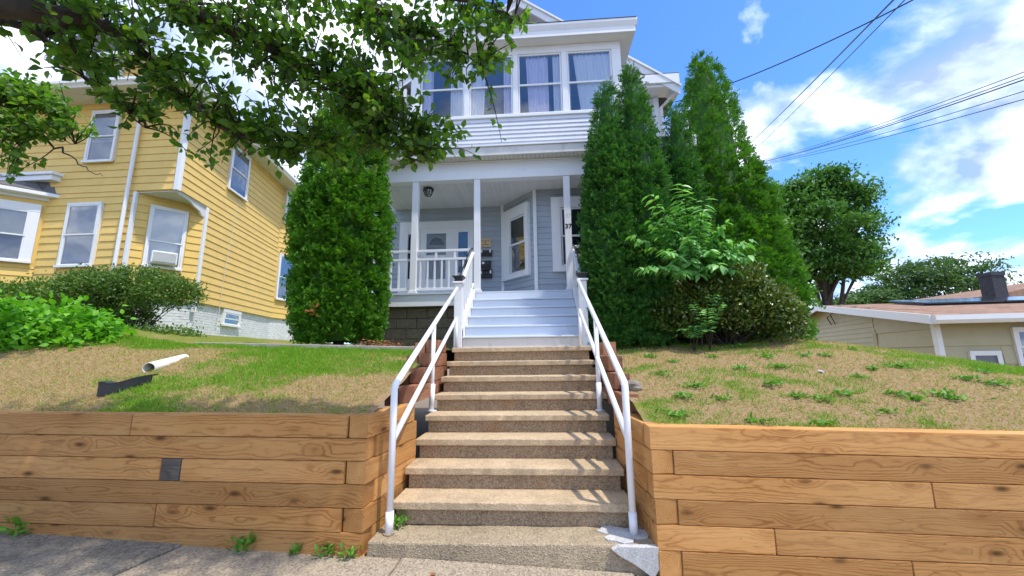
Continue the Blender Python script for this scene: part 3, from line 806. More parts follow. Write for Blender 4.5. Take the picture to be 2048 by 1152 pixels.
MB(O, U_, N_).box(-2.60, -2.19, -.029, -.022, 3.31, 3.70).build('door_panel', M['dark_room'], dr)
for a, b, c in ((-1.86, -1.63, 3.42), (-3.09, -2.99, 3.30)):
    MB(O, U_, N_).box(a+.005, b-.005, .0, .005, c, 4.42).build('sidelight', M['glass_dark'], dr)
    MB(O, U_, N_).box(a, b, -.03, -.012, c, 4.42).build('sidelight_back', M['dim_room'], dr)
m = MB(); m.tube([(-2.755, BY-.022, 3.46), (-2.755, BY-.06, 3.46), (-2.755, BY-.06, 3.58), (-2.755, BY-.022, 3.58)], .008, 8); m.box(-2.775, -2.735, BY-.027, BY-.02, 3.62, 3.69); m.box(-2.775, -2.735, BY-.027, BY-.02, 3.38, 3.44); m.build('handle', M['black_metal'], dr)
# porch structure
PX0, PX1 = -3.45, 2.95
PF = 7.36
m = MB()
x = PX0
while x < PX1-.01:
    xb = min(x+.11, PX1)
    MB().box(x+.0015, xb-.0015, PF-.03, BY+.02, FZ-.028, FZ-.0003*(int(x*100) % 5)).build('floor_board', M['step_paint'], bh); x = xb
MB().box(PX0-.02, -1.19, PF+.0, PF+.03, 2.435, FZ-.03).build('porch_fascia', M['white'], bh, bevel=.004)
MB().box(.68, PX1+.02, PF, PF+.03, 2.435, FZ-.03).build('porch_fascia', M['white'], bh, bevel=.004)
MB().box(PX0, PX0+.05, PF+.04, BY, 2.435, FZ-.03).build('porch_fascia', M['white'], bh)
# block piers and foundation under the porch
MB().box(PX0+.05, -1.28, 7.58, 7.66, 1.35, 2.60).build('mortar_bed', M['mortar'], bh)
MB().box(.75, PX1-.05, 7.58, 7.66, 1.35, 2.60).build('mortar_bed', M['mortar'], bh)
bme = {}
def block(x0, x1, z0, z1):
    MB().box(x0+.005, x1-.005, 7.54+random.uniform(-.004, .004), 7.60, z0+.005, z1-.005).build('concrete_block', M['block'], bh, bevel=.006)
for (xa, xb) in ((PX0+.05, -1.28), (.75, PX1-.05)):
    for r_ in range(6):
        x = xa - (.20 if r_ % 2 else 0)
        while x < xb:
            a, b = max(x, xa), min(x+.405, xb)
            if b-a > .03: block(a, b, 1.42+r_*.2, 1.62+r_*.2)
            x += .405
# posts
for x in (-3.37, -2.438, -1.169, .631, 1.75, 2.86):
    p = MB().box(x-.063, x+.063, PF+.005, PF+.131, FZ+.05, 5.01).build('porch_post', M['white'], bh, bevel=.006)
    MB().box(x-.083, x+.083, PF-.018, PF+.15, FZ+.002, FZ+.05).build('post_base', M['white'], p, bevel=.006)
    if abs(x-.631) < .01: p37 = p
lettering('37', .132, M['ink'], p37, (.634, PF+.0025, 3.945), name='house_number', bold=.004)
lettering('37', .11, M['ghost'], p37, (.637, PF+.0035, 4.165), name='faded_number')
# railing sections
def railing(x0, x1):
    r_ = MB().box(x0, x1, PF+.045, PF+.095, 3.525, 3.575).build('porch_railing', M['white'], bh, bevel=.006)
    MB().box(x0, x1, PF+.048, PF+.092, 3.355, 3.40).build('middle_rail', M['white'], r_, bevel=.004)
    MB().box(x0, x1, PF+.048, PF+.092, 2.755, 2.805).build('bottom_rail', M['white'], r_, bevel=.004)
    n_ = max(2, round((x1-x0)/.148)); 
    for k in range(n_):
        x = x0+(k+.5)*(x1-x0)/n_
        MB().box(x-.016, x+.016, PF+.054, PF+.086, 2.805, 3.355).build('baluster', M['white'], r_)
    for k in range(1, 3) if x1-x0 > .9 else (1,):
        x = x0+k*(x1-x0)/(3 if x1-x0 > .9 else 2)
        MB().box(x-.022, x+.022, PF+.05, PF+.09, 3.40, 3.525).build('spacer', M['white'], r_)
railing(-3.307, -2.501); railing(-2.375, -1.232); railing(.694, 1.687); railing(1.813, 2.797)
# beam, ceiling, lower porch roof
MB().box(PX0-.05, PX1+.05, PF-.01, PF+.16, 5.01, 5.185).build('beam', M['white'], bh, bevel=.005)
MB().box(PX0-.05, PX1+.05, PF+.012, PF+.15, 5.187, 5.40).build('frieze', M['trim'], bh, bevel=.004)
MB().box(PX0-.05, PX1+.05, PF-.02, PF+.013, 5.365, 5.40).build('bed_moulding', M['trim'], bh, bevel=.006)
x = PX0
while x < PX1:
    xb = min(x+.10, PX1); MB().box(x+.002, xb-.002, PF+.162, BY+.03, CZ, CZ+.014).build('ceiling_plank', M['ceiling'], bh); x = xb
MB().box(PX0, PX1, PF+.17, BY+.03, CZ+.016, CZ+.05).build('ceiling_backing', M['soffit'], bh)
so_ = MB(); x = PX0-.1
while x < PX1+.1:
    so_.box(x+.003, x+.082, 7.16, PF+.01, 5.402, 5.412); x += .085
so_ = so_.build('soffit_panel', M['soffit'], bh); so_['kind'] = 'stuff'
MB().box(PX0-.14, PX1+.14, 7.13, 7.16, 5.395, 5.575).build('roof_edge', M['dirty_white'], bh, bevel=.005)
MB().box(PX0-.16, PX1+.16, 7.10, 7.17, 5.577, 5.607).build('drip_edge', M['white'], bh, bevel=.004)
MB().hexa([(PX0-.14, 7.16, 5.413), (PX1+.14, 7.16, 5.413), (PX1+.14, BY, 5.413), (PX0-.14, BY, 5.413), (PX0-.14, 7.16, 5.60), (PX1+.14, 7.16, 5.60), (PX1+.14, BY, 6.05), (PX0-.14, BY, 6.05)]).build('porch_roof', M['shingle_dark'], bh)
MB().box(PX1+.142, PX1+.172, 7.13, BY, 5.40, 5.60).build('roof_edge', M['white'], bh, bevel=.004)
# glazed upper porch
GX0, GX1, GY = -2.55, 1.82, 7.22
m = MB(); m.box(GX0, GX1, GY+.002, GY+.10, 5.60, 6.26); m.box(GX0, GX0+.1, GY+.10, BY, 5.6, 7.86); m.box(GX1-.1, GX1, GY+.10, BY, 5.6, 7.86)
m.build('upper_wall', M['pale_siding'], bh)
siding(bh, (GX0, GY), (GX1, GY), 5.612, 6.245, .0905, M['pale_siding'], proud=.018)
MB().box(GX0-.01, GX1+.01, GY-.04, GY+.11, 6.247, 6.31).build('window_sill', M['white'], bh, bevel=.006)
MB().box(GX0, GX1, GY-.012, GY+.10, 7.69, 7.862).build('window_head', M['trim'], bh, bevel=.004)
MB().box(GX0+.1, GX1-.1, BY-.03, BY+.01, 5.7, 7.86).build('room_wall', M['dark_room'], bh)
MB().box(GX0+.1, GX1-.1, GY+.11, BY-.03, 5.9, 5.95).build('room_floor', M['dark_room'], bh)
edges = [(-2.34, -1.425), (-1.303, -.412), (-.29, .602), (.726, 1.63)]
for a, b in ((GX0, -2.345), (-1.42, -1.308), (-.407, -.295), (.607, .721), (1.635, GX1)):
    MB().box(a, b, GY-.015, GY+.09, 6.312, 7.688).build('mullion', M['white'], bh, bevel=.005)
for a, b in edges:
    m = MB(); f = .028
    m.box(a, a+f, GY+.005, GY+.04, 6.312, 7.688); m.box(b-f, b, GY+.005, GY+.04, 6.312, 7.688)
    m.box(a+f, b-f, GY+.005, GY+.039, 6.312, 6.345); m.box(a+f, b-f, GY+.005, GY+.039, 7.655, 7.688); m.box(a+f, b-f, GY+.002, GY+.038, 6.955, 6.995)
    wv = m.build('porch_window', M['white'], bh, bevel=.003)
    MB().box(a+f-.003, b-f+.003, GY+.018, GY+.022, 6.343, 6.957).build('pane', M['glass'], wv)
    MB().box(a+f-.003, b-f+.003, GY+.018, GY+.022, 6.993, 7.657).build('pane', M['glass'], wv)
# upper porch eave: soffit, fascia, crown, roof
EX0, EX1, EY = -2.83, 2.09, 6.98
MB().box(EX0+.03, EX1-.03, EY+.03, BY, 7.864, 7.90).build('eave_soffit', M['trim'], bh)
MB().box(EX0, EX1, EY, EY+.03, 7.865, 8.0).build('eave_fascia', M['white'], bh, bevel=.004)
MB().box(EX1-.03, EX1, EY+.03, BY, 7.865, 8.0).build('eave_fascia', M['white'], bh)
MB().box(EX0, EX0+.03, EY+.03, BY, 7.865, 8.0).build('eave_fascia', M['white'], bh)
MB().profile([(EY-.04, 8.155), (EY-.04, 8.10), (EY, 8.002), (EY+.05, 8.002), (EY+.05, 8.155)], EX0-.04, EX1+.04).build('gutter', M['white'], bh)
MB().hexa([(EX0-.02, EY+.051, 8.0), (EX1+.02, EY+.051, 8.0), (EX1+.02, BY, 8.0), (EX0-.02, BY, 8.0), (EX0-.03, EY-.05, 8.157), (EX1+.03, EY-.05, 8.157), (EX1-.5, BY, 8.50), (EX0+.5, BY, 8.50)]).build('upper_porch_roof', M['shingle_dark'], bh)
# main front beside the upper porch
siding(bh, (GX1, BY+.02), (BX1, BY+.02), 6.06, 7.72, .118, M['pale_siding'])
siding(bh, (BX0, BY+.02), (GX0, BY+.02), 6.06, 7.72, .118, M['pale_siding'])
for x in (BX0, BX1):
    MB().box(x-.055, x+.055, BY-.03, BY+.06, 6.0, 7.72).build('corner_board', M['trim'], bh, bevel=.004)
z = 8.02
while z < APEX-.55:
    hw = (BX1-AX) - (z-8.0)/SL - .02
    if hw > .1: siding(bh, (AX-hw, BY+.02), (AX+hw, BY+.02), z, z+.118, .118, M['pale_siding'])
    z += .118
RY = 8.52
for s_ in (-1, 1):
    xe = AX+s_*3.78; ze = APEX-3.78*SL
    m = MB(); m.profb([(AX, APEX), (xe, ze), (xe, ze-.09), (AX, APEX-.09)], RY+.04, 18.4); m.build('roof', M['shingle_dark'], bh)
    m = MB(); m.profb([(AX, APEX+.012), (xe, ze+.012), (xe, ze-.20), (AX, APEX-.20)], RY, RY+.036); m.build('rake_board', M['white'], bh)
    m = MB(); m.profb([(AX, APEX+.055), (xe+s_*.03, ze+.055-.02), (xe+s_*.03, ze-.02), (AX, APEX)], RY-.045, RY-.002); m.build('rake_moulding', M['trim'], bh)
    m = MB(); m.profb([(AX, APEX-.095), (xe, ze-.095), (xe, ze-.115), (AX, APEX-.115)], RY+.037, BY+.018); m.build('rake_soffit', M['soffit'], bh)
    # cornice return
    a, b = sorted((AX+s_*2.85, AX+s_*3.74))
    MB().box(a, b, RY+.03, BY+.02, 7.73, 7.97).build('cornice_return', M['white'], bh, bevel=.006)
    MB().box(a-.03, b+.04, RY-.03, RY+.028, 7.80, 8.03).build('cornice_fascia', M['white'], bh, bevel=.006)
    MB().hexa([(a-.03, RY-.03, 8.032), (b+.04, RY-.03, 8.032), (b+.04, BY, 8.032), (a-.03, BY, 8.032), (a-.03, RY-.03, 8.05), (b+.04, RY-.03, 8.05), (b+.04, BY, 8.30), (a-.03, BY, 8.30)]).build('return_roof', M['shingle_dark'], bh)
m = MB(); m.tube([(3.42, RY+.10, 7.80), (3.42, RY+.12, 7.62), (3.13, BY-.02, 7.42), (3.13, BY-.02, 2.0)], .038, 8); m.build('downspout', M['white'], bh)
# ceiling lamp, plaque, mailboxes, curtains
lp = empty('porch_lamp', (-2.29, 7.78, CZ), 'black lantern style lamp on the porch ceiling', 'lamp')
m = MB(); m.prism([(-2.29+.10*math.cos(k*math.pi/4+.39), 7.78+.10*math.sin(k*math.pi/4+.39)) for k in range(8)], 5.02, 5.048); m.build('canopy', M['black_metal'], lp)
m = MB()
ra, rb = .115, .07
q0 = [(-2.29+ra*math.cos(k*math.pi/3), 7.78+ra*math.sin(k*math.pi/3)) for k in range(6)]; q1 = [(-2.29+rb*math.cos(k*math.pi/3), 7.78+rb*math.sin(k*math.pi/3)) for k in range(6)]
for k in range(6): m.tube([(q0[k][0], q0[k][1], 5.01), (q1[k][0], q1[k][1], 4.89)], .008, 6)
for k in range(6):
    m.tube([(q0[k][0], q0[k][1], 5.01), (q0[(k+1) % 6][0], q0[(k+1) % 6][1], 5.01)], .010, 6); m.tube([(q1[k][0], q1[k][1], 4.89), (q1[(k+1) % 6][0], q1[(k+1) % 6][1], 4.89)], .010, 6)
m.prism(q0, 5.008, 5.021); m.build('cage', M['black_metal'], lp)
m = MB(); m.prism([(-2.29+.085*math.cos(k*math.pi/3), 7.78+.085*math.sin(k*math.pi/3)) for k in range(6)], 4.90, 5.005); m.build('glass_shade', M['glass_dark'], lp)
pq = MB().box(-1.345, -1.08, BY-.02, BY-.004, 4.03, 4.235).build('wall_plaque', M['gold'], None, bevel=.003, org=(-1.21, BY-.01, 4.03))
tag(pq, 'tan plaque with three lines of print above the mailboxes', 'plaque')
for z_, ws in ((4.178, (.05, .075, .04)), (4.132, (.04,)), (4.086, (.06, .085))):      # print too small to read in the photograph
    x_ = -1.2125-(sum(ws)+.014*(len(ws)-1))/2; m = MB()
    for w_ in ws: m.box(x_, x_+w_, BY-.0225, BY-.0195, z_-.009, z_+.009); x_ += w_+.014
    m.build('plaque_print', M['brown_ink'], pq)
def mailbox(x0, x1, z0, z1, lab, tilt=0., lid=.5, lx=(.1, .85)):
    e = empty('mailbox', ((x0+x1)/2, BY-.006, z0), lab, 'mailbox', 'black mailboxes beside the door')
    O_ = ((x0+x1)/2, BY-.006, z0); h = z1-z0; w2 = (x1-x0)/2
    m = MB(O_, (1, 0), (0, -1)); m.profile([(0, 0), (.085, 0), (.10, h*.30), (.10, h*.62), (0, h*.9)], -w2, w2); m.build('box', M['black'], e, bevel=.003)
    m = MB(O_, (1, 0), (0, -1)); m.profile([(0, h*.92), (.112, h*.62), (.116, h*.40), (.122, h*.40), (.122, h*.66), (0, h)], -w2-.008, w2+.008); m.build('lid', M['black'], e)
    for k, fx in enumerate(lx):
        a = -w2+2*w2*fx; m = MB(O_, (1, 0), (0, -1)); m.box(a-.028 if k == 0 else a-.018, a+.028 if k == 0 else a+.018, .123, .126, h*.42, h*.42+.055 if k == 0 else h*.42+.075); m.build('paper_label', M['label'], e)
mailbox(-1.335, -1.045, 3.80, 3.955, 'top black mailbox right under the tan plaque', lx=(.14, .87))
mailbox(-1.37, -1.075, 3.505, 3.70, 'middle black mailbox, a narrower one of the three', lx=(.42,))
mailbox(-1.335, -1.045, 3.27, 3.485, 'lowest black mailbox nearest the porch floor', lx=(.12, .90))
def curtain(x0, x1, z0, z1, mat, lab, y=GY+.075, sweep=0., cat='curtain', waves=None):
    n_ = 40; m = MB(); L = x1-x0; wv = waves or max(3, L/.07)
    nz = 8; V = []
    for j in range(nz+1):
        t = j/nz; z = z0+(z1-z0)*t
        for k in range(n_+1):
            s_ = k/n_; x = x0+L*s_
            xs2 = x + sweep*(1-t)*(1-s_ if sweep > 0 else s_)*1.0
            V.append((xs2, y+.018*math.sin(wv*2*math.pi*s_)+.008*math.sin(wv*3.7*s_+3), z))
    m.v = V
    for j in range(nz):
        for k in range(n_):
            a = j*(n_+1)+k; m.f.append((a, a+1, a+n_+2, a+n_+1))
    o = m.build('curtain', mat, None, smooth=True, org=((x0+x1)/2, y, z0)); tag(o, lab, cat, 'curtains of the upper porch'); return o
zt_, zb_ = 7.66, 6.30
curtain(-2.33, -2.10, zb_, zt_, M['lavender'], 'lavender curtain at the far left of the upper porch windows')
curtain(-1.72, -1.43, zb_, zt_, M['curtain'], 'white pleated curtain on the right of the leftmost upper window')
curtain(-1.745, -1.715, 7.2, zt_, M['red_cloth'], 'narrow red strip of cloth hanging in the leftmost upper window', y=GY+.05, waves=1)
curtain(-1.30, -.96, zb_, zt_, M['curtain'], 'white curtain on the left of the second upper window', sweep=-.06)
curtain(-.60, -.41, zb_, zt_, M['lavender'], 'pale lavender curtain on the right of the second upper window')
curtain(-.13, .33, zb_, zt_, M['lavender'], 'wide lavender curtain in the middle of the third upper window', sweep=.05)
curtain(.43, .60, zb_, zt_, M['curtain'], 'white curtain on the right of the third upper window')
curtain(.73, .78, zb_, zt_, M['curtain'], 'thin white curtain edge at the left of the rightmost upper window', waves=2)
curtain(.86, 1.64, zb_, zt_, M['curtain'], 'wide white curtain filling most of the rightmost upper window', sweep=.12)
curtain(.53, .63, 3.33, 3.95, M['curtain'], 'white curtain in the porch window behind the numbered post', y=8.145, waves=2, sweep=.03)

# ================================================================ wooden porch steps
ps = empty('porch_steps', (-.26, 6.1, 1.585), 'pale blue painted wooden steps up to the porch with white railings', 'steps')
SX0, SX1, RS = -1.18, .66, (FZ-1.585)/6
TW = .256; Y0 = PF-.03-5*TW
for k in range(6):
    y = Y0+k*TW; z = 1.585+k*RS
    MB().box(SX0, SX1, y, y+.022, z+.003, z+RS-.032).build('riser', M['step_paint'] if k else M['dirty_white'], ps, bevel=.003)
    if k < 5: MB().box(SX0-.0, SX1+.0, y-.028, y+TW+.01, z+RS-.030, z+RS).build('tread', M['step_paint'], ps, bevel=.008)
for x0, x1 in ((SX0-.045, SX0-.003), (SX1+.003, SX1+.045)):
    m = MB(); m.profile([(Y0-.01, 1.59), (PF-.04, 1.59), (PF-.04, FZ-.035), (PF-.10, FZ+.03), (Y0-.01, 1.86)], x0, x1); m.build('stringer', M['white'], ps, bevel=.003)
for sx, xn in ((-1, -1.245), (1, .70)):
    nw = MB().box(xn-.062, xn+.062, 5.99, 6.114, 1.588, 2.60).build('newel_post', M['white'], ps, bevel=.006)
    MB().box(xn-.088, xn+.088, 5.964, 6.14, 2.602, 2.635).build('post_collar', M['white'], nw, bevel=.008)
    c = MB(); zc = 2.637
    def fr_(z0, z1, r0, r1): c.hexa([(xn-r0, 6.052-r0, z0), (xn+r0, 6.052-r0, z0), (xn+r0, 6.052+r0, z0), (xn-r0, 6.052+r0, z0), (xn-r1, 6.052-r1, z1), (xn+r1, 6.052-r1, z1), (xn+r1, 6.052+r1, z1), (xn-r1, 6.052+r1, z1)])
    fr_(zc, zc+.03, .068, .055); fr_(zc+.031, zc+.075, .055, .085); fr_(zc+.076, zc+.09, .092, .088)
    c.build('solar_cap', M['black'], nw)
    slope = (3.50-2.58)/(PF-6.11)
    ya, yb = 6.115, PF+.004
    def rail(z0, h, w_, name, mat):
        m = MB(); z1 = z0+slope*(yb-ya)
        m.hexa([(xn-w_, ya, z0), (xn+w_, ya, z0), (xn+w_*.9-sx*0, yb, z1), (xn-w_*.9, yb, z1), (xn-w_, ya, z0+h), (xn+w_, ya, z0+h), (xn+w_*.9, yb, z1+h), (xn-w_*.9, yb, z1+h)]); return m.build(name, mat, ps, bevel=.004)
    rail(2.52, .055, .03, 'hand_rail', M['white']); rail(1.90, .045, .025, 'base_rail', M['white'])
    for k in range(7):
        y = ya+.09+k*.165; z0 = 1.945+slope*(y-ya); z1 = 2.52+slope*(y-ya)
        MB().box(xn-.017, xn+.017, y-.017, y+.017, z0-.012, z1+.012).build('baluster', M['white'], ps)
    m = MB(); xs2 = xn+sx*.0+.035*(1 if sx > 0 else -1)
    m.tube([(xs2, 6.16, 2.66+.03), (xs2, yb-.12, 2.66+slope*(yb-.12-6.11)), (xs2-.03*sx, yb-.05, 2.70+slope*(yb-.10-6.11)), (xs2-.03*sx, yb+.0, 2.70+slope*(yb-.10-6.11))], .014, 8); m.build('grab_bar', M['black_metal'], ps)

# ================================================================ yellow house
yh = empty('yellow_house', (-12, 9.2, 2.0), 'yellow sided two storey house on a white brick foundation', 'house')
YZ0, YZ1, OV = 3.08, 8.50, 5.87
K_ = (-9.33, 9.0); C_ = (-10.41, 14.55); D_ = (-10.05, 17.3); P_ = (-10.5, 9.0); A_ = (-9.564, 10.2); W_ = (-19.5, 9.0); BK = (-19.5, 17.3)
m = MB(); m.prism([W_, (P_[0]+.0, 9.0), A_, C_, D_, BK], YZ0, OV-.002); m.prism([W_, K_, C_, D_, BK], OV, YZ1); m.build('wall', M['yellow'], yh)
def inset(p, q, d):
    L = math.hypot(q[0]-p[0], q[1]-p[1]); n = ((q[1]-p[1])/L, -(q[0]-p[0])/L); return (p[0]-n[0]*d, p[1]-n[1]*d), (q[0]-n[0]*d, q[1]-n[1]*d)
m = MB(); m.prism([(-19.4, 9.06), (-10.52, 9.06), (-9.64, 10.24), (-10.48, 14.52), (-10.12, 17.2), (-19.4, 17.2)], 1.55, YZ0-.001); m.build('foundation', M['white_brick'], yh)
def bricks(p, q, z0, z1, holes=()):
    L = math.hypot(q[0]-p[0], q[1]-p[1]); u = ((q[0]-p[0])/L, (q[1]-p[1])/L); n = (u[1], -u[0]); m = MB((p[0], p[1], 0), u, n)
    r_ = 0; z = z0
    while z < z1-.02:
        a = -(.11 if r_ % 2 else 0)
        while a < L:
            a0, a1 = max(a, 0), min(a+.215, L)
            if a1-a0 > .03 and not any(h[0] < (a0+a1)/2 < h[1] and h[2] < z+.03 < h[3] for h in holes):
                o_ = random.uniform(-.003, .003); m.box(a0+.006, a1-.006, .0, .012+o_, z+.006, min(z+.072, z1)-.005)
            a += .22
        z += .075; r_ += 1
    o = m.build('brick', M['white_brick'], yh); o['kind'] = 'stuff'
bricks((-10.52, 9.06), (-9.64, 10.24), 1.6, YZ0-.005)
bricks((-9.64, 10.24), (-10.48, 14.52), 1.6, YZ0-.005, [(1.25, 2.45, 2.45, 3.1)])
bricks((-10.48, 14.52), (-10.12, 17.2), 1.6, YZ0-.005)
ST = .205
def frame(p, q):
    L = math.hypot(q[0]-p[0], q[1]-p[1]); u = ((q[0]-p[0])/L, (q[1]-p[1])/L); return (p[0], p[1], 0), u, (u[1], -u[0])
wx = lambda x: x-W_[0]
siding(yh, W_, (K_[0], 9.0), OV+.01, YZ1, ST, M['yellow'], [(wx(-12.12), wx(-11.22), 6.66, 8.28)], .022)
siding(yh, W_, P_, YZ0, OV+.01, ST, M['yellow'], [(wx(-12.33), wx(-11.27), 3.78, 5.62), (wx(-16.5), wx(-12.95), 3.3, 6.4)], .022)
siding(yh, K_, C_, OV+.01, YZ1, ST, M['yellow'], [(1.95, 3.1, 6.72, 8.42)], .022)
A2 = A_
siding(yh, A2, C_, YZ0, OV+.01, ST, M['yellow'], [], .022)
siding(yh, P_, A_, YZ0, OV-.01, ST, M['yellow'], [(.30, 1.16, 3.85, 5.62)], .022)
siding(yh, C_, D_, YZ0, YZ1, ST, M['yellow'], [(.12, 1.16, 6.95, 8.5), (.05, 1.05, 3.75, 5.75)], .022)
O1, u1, n1 = frame(W_, P_)
window(yh, O1, u1, n1, wx(-12.03), wx(-11.31), 6.77, 8.19, .055, blind=.62, glass_='glass')
window(yh, O1, u1, n1, wx(-12.23), wx(-11.37), 3.90, 5.52, .055, blind=.95, blind_mat=M['soffit'], glass_='glass_dark')
O2, u2, n2 = frame(P_, A_)
window(yh, O2, u2, n2, .38, 1.08, 3.94, 5.53, .05, meet=4.62, blind=.98)
O3, u3, n3 = frame(K_, C_)
window(yh, O3, u3, n3, 2.05, 2.98, 6.84, 8.30, .06, glass_='glass_dark', blind=.15)
O4, u4, n4 = frame(C_, D_)
window(yh, O4, u4, n4, .22, 1.08, 7.05, 8.40, .06, blind=.9)
window(yh, O4, u4, n4, .15, .97, 3.86, 5.63, .06, blind=.9)
O5, u5, n5 = frame((-9.64, 10.24), (-10.48, 14.52))
window(yh, O5, u5, n5, 1.42, 2.22, 2.58, 2.95, .10, glass_='glass_dark', name='basement_window')
# corner boards, downspouts, seams
def cboard(p, z0, z1, w_=.05, mat='trim'): MB().box(p[0]-w_, p[0]+w_, p[1]-w_, p[1]+w_, z0, z1).build('corner_board', M[mat], yh, bevel=.006)
cboard((K_[0]-.02, K_[1]+.01), OV-.02, YZ1-.02, .058); cboard((A_[0]-.01, A_[1]), YZ0-.3, OV-.02, .045); cboard((P_[0]+.03, P_[1]+.0), YZ0-.05, OV-.02, .04)
m = MB(); m.tube([(-10.62, 8.92, YZ1-.3), (-10.64, 8.90, 2.1)], .045, 8); m.build('downspout', M['white'], yh)
m = MB(O3, u3, n3); m.tube([(2.62, .03, 6.70), (2.35, .03, 4.2), (2.30, .03, 2.6)], .008, 6); m.build('cable', M['soffit'], yh)
# overhang underside with a scrolled bracket
MB().prism([(P_[0]+.03, 9.03), (K_[0]-.02, 9.03), (A_[0], A_[1])], OV-.035, OV-.004).build('overhang_soffit', M['soffit'], yh)
br = MB(); pr = [(0, 0), (1.18, 0), (1.18, -.30), (1.05, -.27), (.98, -.18), (.86, -.16), (.72, -.13), (.55, -.06), (.3, -.05), (.1, -.045)]
Of, uf, nf = frame(K_, A_)
bm_ = MB((Of[0], Of[1], OV-.036), uf, nf)
n_ = len(pr); bm_.v = [bm_.p(a, -.075, c) for a, c in pr] + [bm_.p(a, -.02, c) for a, c in pr]
bm_.f = [tuple(range(n_)), tuple(range(n_, 2*n_))[::-1]] + [(k, (k+1) % n_, n_+(k+1) % n_, n_+k) for k in range(n_)]
bm_.build('bracket', M['dirty_white'], yh)
# eaves and roof
ev = .68
m = MB(); m.prism([(W_[0]-.6, 9-ev), (K_[0]+.55, 9-ev), (C_[0]+.62, C_[1]), (D_[0]+.62, D_[1]), (D_[0]+.5, D_[1]+.6), (W_[0]-.6, D_[1]+.6)], YZ1, YZ1+.03); m.build('soffit', M['soffit'], yh)
out_ = [(W_[0]-.6, 9-ev), (K_[0]+.55, 9-ev), (C_[0]+.62, C_[1]), (D_[0]+.62, D_[1]+.6)]
for a, b in zip(out_[:-1], out_[1:]):
    Oq, uq, nq = frame(a, b); L = math.hypot(b[0]-a[0], b[1]-a[1]); mm = MB(Oq, uq, nq)
    mm.profile([(-.02, YZ1-.01), (.01, YZ1-.01), (.03, YZ1+.03), (.09, YZ1+.08), (.09, YZ1+.15), (-.02, YZ1+.15)], 0, L); mm.build('gutter', M['white'], yh)
rz = YZ1+.155
rp = [(W_[0]-.6, 9-ev, rz), (K_[0]+.55, 9-ev, rz), (C_[0]+.62, C_[1], rz), (D_[0]+.62, D_[1]+.6, rz), (W_[0]-.6, D_[1]+.6, rz), (-16.2, 12.6, rz+2.2), (-13.2, 12.6, rz+2.2), (-13.4, 14.5, rz+2.2), (-16.2, 14.5, rz+2.2)]
m = MB(); m.v = rp; m.f = [(0, 1, 6, 5), (1, 2, 7, 6), (2, 3, 7), (3, 4, 8, 7), (4, 0, 5, 8), (5, 6, 7, 8), (4, 3, 2, 1, 0)]; m.build('roof', M['shingle_dark'], yh)
# dormer
dm = MB().box(-13.9, -11.2, 9.5, 12.6, rz+.1, 10.15).build('dormer', M['yellow'], yh)
MB().box(-14.2, -10.9, 9.1, 9.5, 10.152, 10.26).build('dormer_eave', M['white'], dm)
MB().profb([(-14.2, 10.262), (-10.9, 10.262), (-12.55, 11.35)], 9.1, 12.6).build('dormer_roof', M['shingle_dark'], dm)
window(dm, (-13.9, 9.5, 0), (1, 0), (0, -1), .65, 1.75, 9.05, 9.95, .08, name='dormer_window', blind=.3)
for k in range(6): MB((-13.9, 9.5, 0), (1, 0), (0, -1)).profile([(0, 8.85+k*.2), (.02, 8.85+k*.2), (.004, 9.05+k*.2), (0, 9.05+k*.2)], 1.86, 2.7).build('siding_board', M['yellow'], dm)
# bay window at the left
B0 = (-12.97, 9.0); db = (-.75, -.66); dl = math.hypot(*db); ub = (db[0]/dl, db[1]/dl)
B1 = (B0[0]+ub[0]*1.25, B0[1]+ub[1]*1.25); B2 = (B1[0]-1.9, B1[1]); B3 = (B0[0]-1.9-2*1.25*abs(ub[0])+0., 9.0)
MB().prism([B0, B1, B2, B3], 2.3, 5.68).build('bay_wall', M['yellow'], yh)
O6, u6, n6 = frame(B1, B0)
siding(yh, B1, B0, 2.4, 3.86, ST, M['yellow'], [], .022); siding(yh, B2, B1, 2.4, 3.86, ST, M['yellow'], [], .022)
window(yh, O6, u6, n6, .20, 1.00, 4.02, 5.34, .18, name='bay_window', blind=.5, blind_mat=M['soffit'], glass_='glass_dark')
O7, u7, n7 = frame(B2, B1)
window(yh, O7, u7, n7, .25, 1.65, 4.02, 5.34, .18, name='bay_window', blind=.5, blind_mat=M['soffit'], glass_='glass_dark')
def ext(d): return [(B0[0]+d*1.2, 9.0), (B1[0]+d*.6, B1[1]-d), (B2[0]-d*.6, B2[1]-d), (B3[0]-d*1.2, 9.0)]
MB().prism(ext(.05), 5.682, 5.76).build('bay_frieze', M['trim'], yh)
MB().prism(ext(.28), 5.762, 5.86).build('bay_eave', M['white'], yh, bevel=.01)
e_ = ext(.28); t_ = [(B0[0]-.0, 9.0), (B1[0]-.1, 8.75), (B2[0]+.1, 8.75), (B3[0], 9.0)]
m = MB(); m.prism(e_, 5.862, 5.875); m.v += [(a, b, 5.876) for a, b in e_]+[(a, b, 6.22) for a, b in t_]
n0 = 8; m.f += [(n0+k, n0+(k+1) % 4, n0+4+(k+1) % 4, n0+4+k) for k in range(4)] + [(n0+4, n0+5, n0+6, n0+7)]; m.build('bay_roof', M['shingle_dark'], yh)
cr = [(B0[0]+.28, 9.0), (B0[0]+.22, 8.82), (B3[0]-.22, 8.82), (B3[0]-.28, 9.0)]
MB().prism(cr, 6.22, 6.36).build('bay_cornice', M['white'], yh, bevel=.01); MB().prism([(a+(.06 if a > B1[0] else -.06), b-.05 if b < 9 else b) for a, b in cr], 6.362, 6.44).build('bay_cornice', M['white'], yh, bevel=.01)
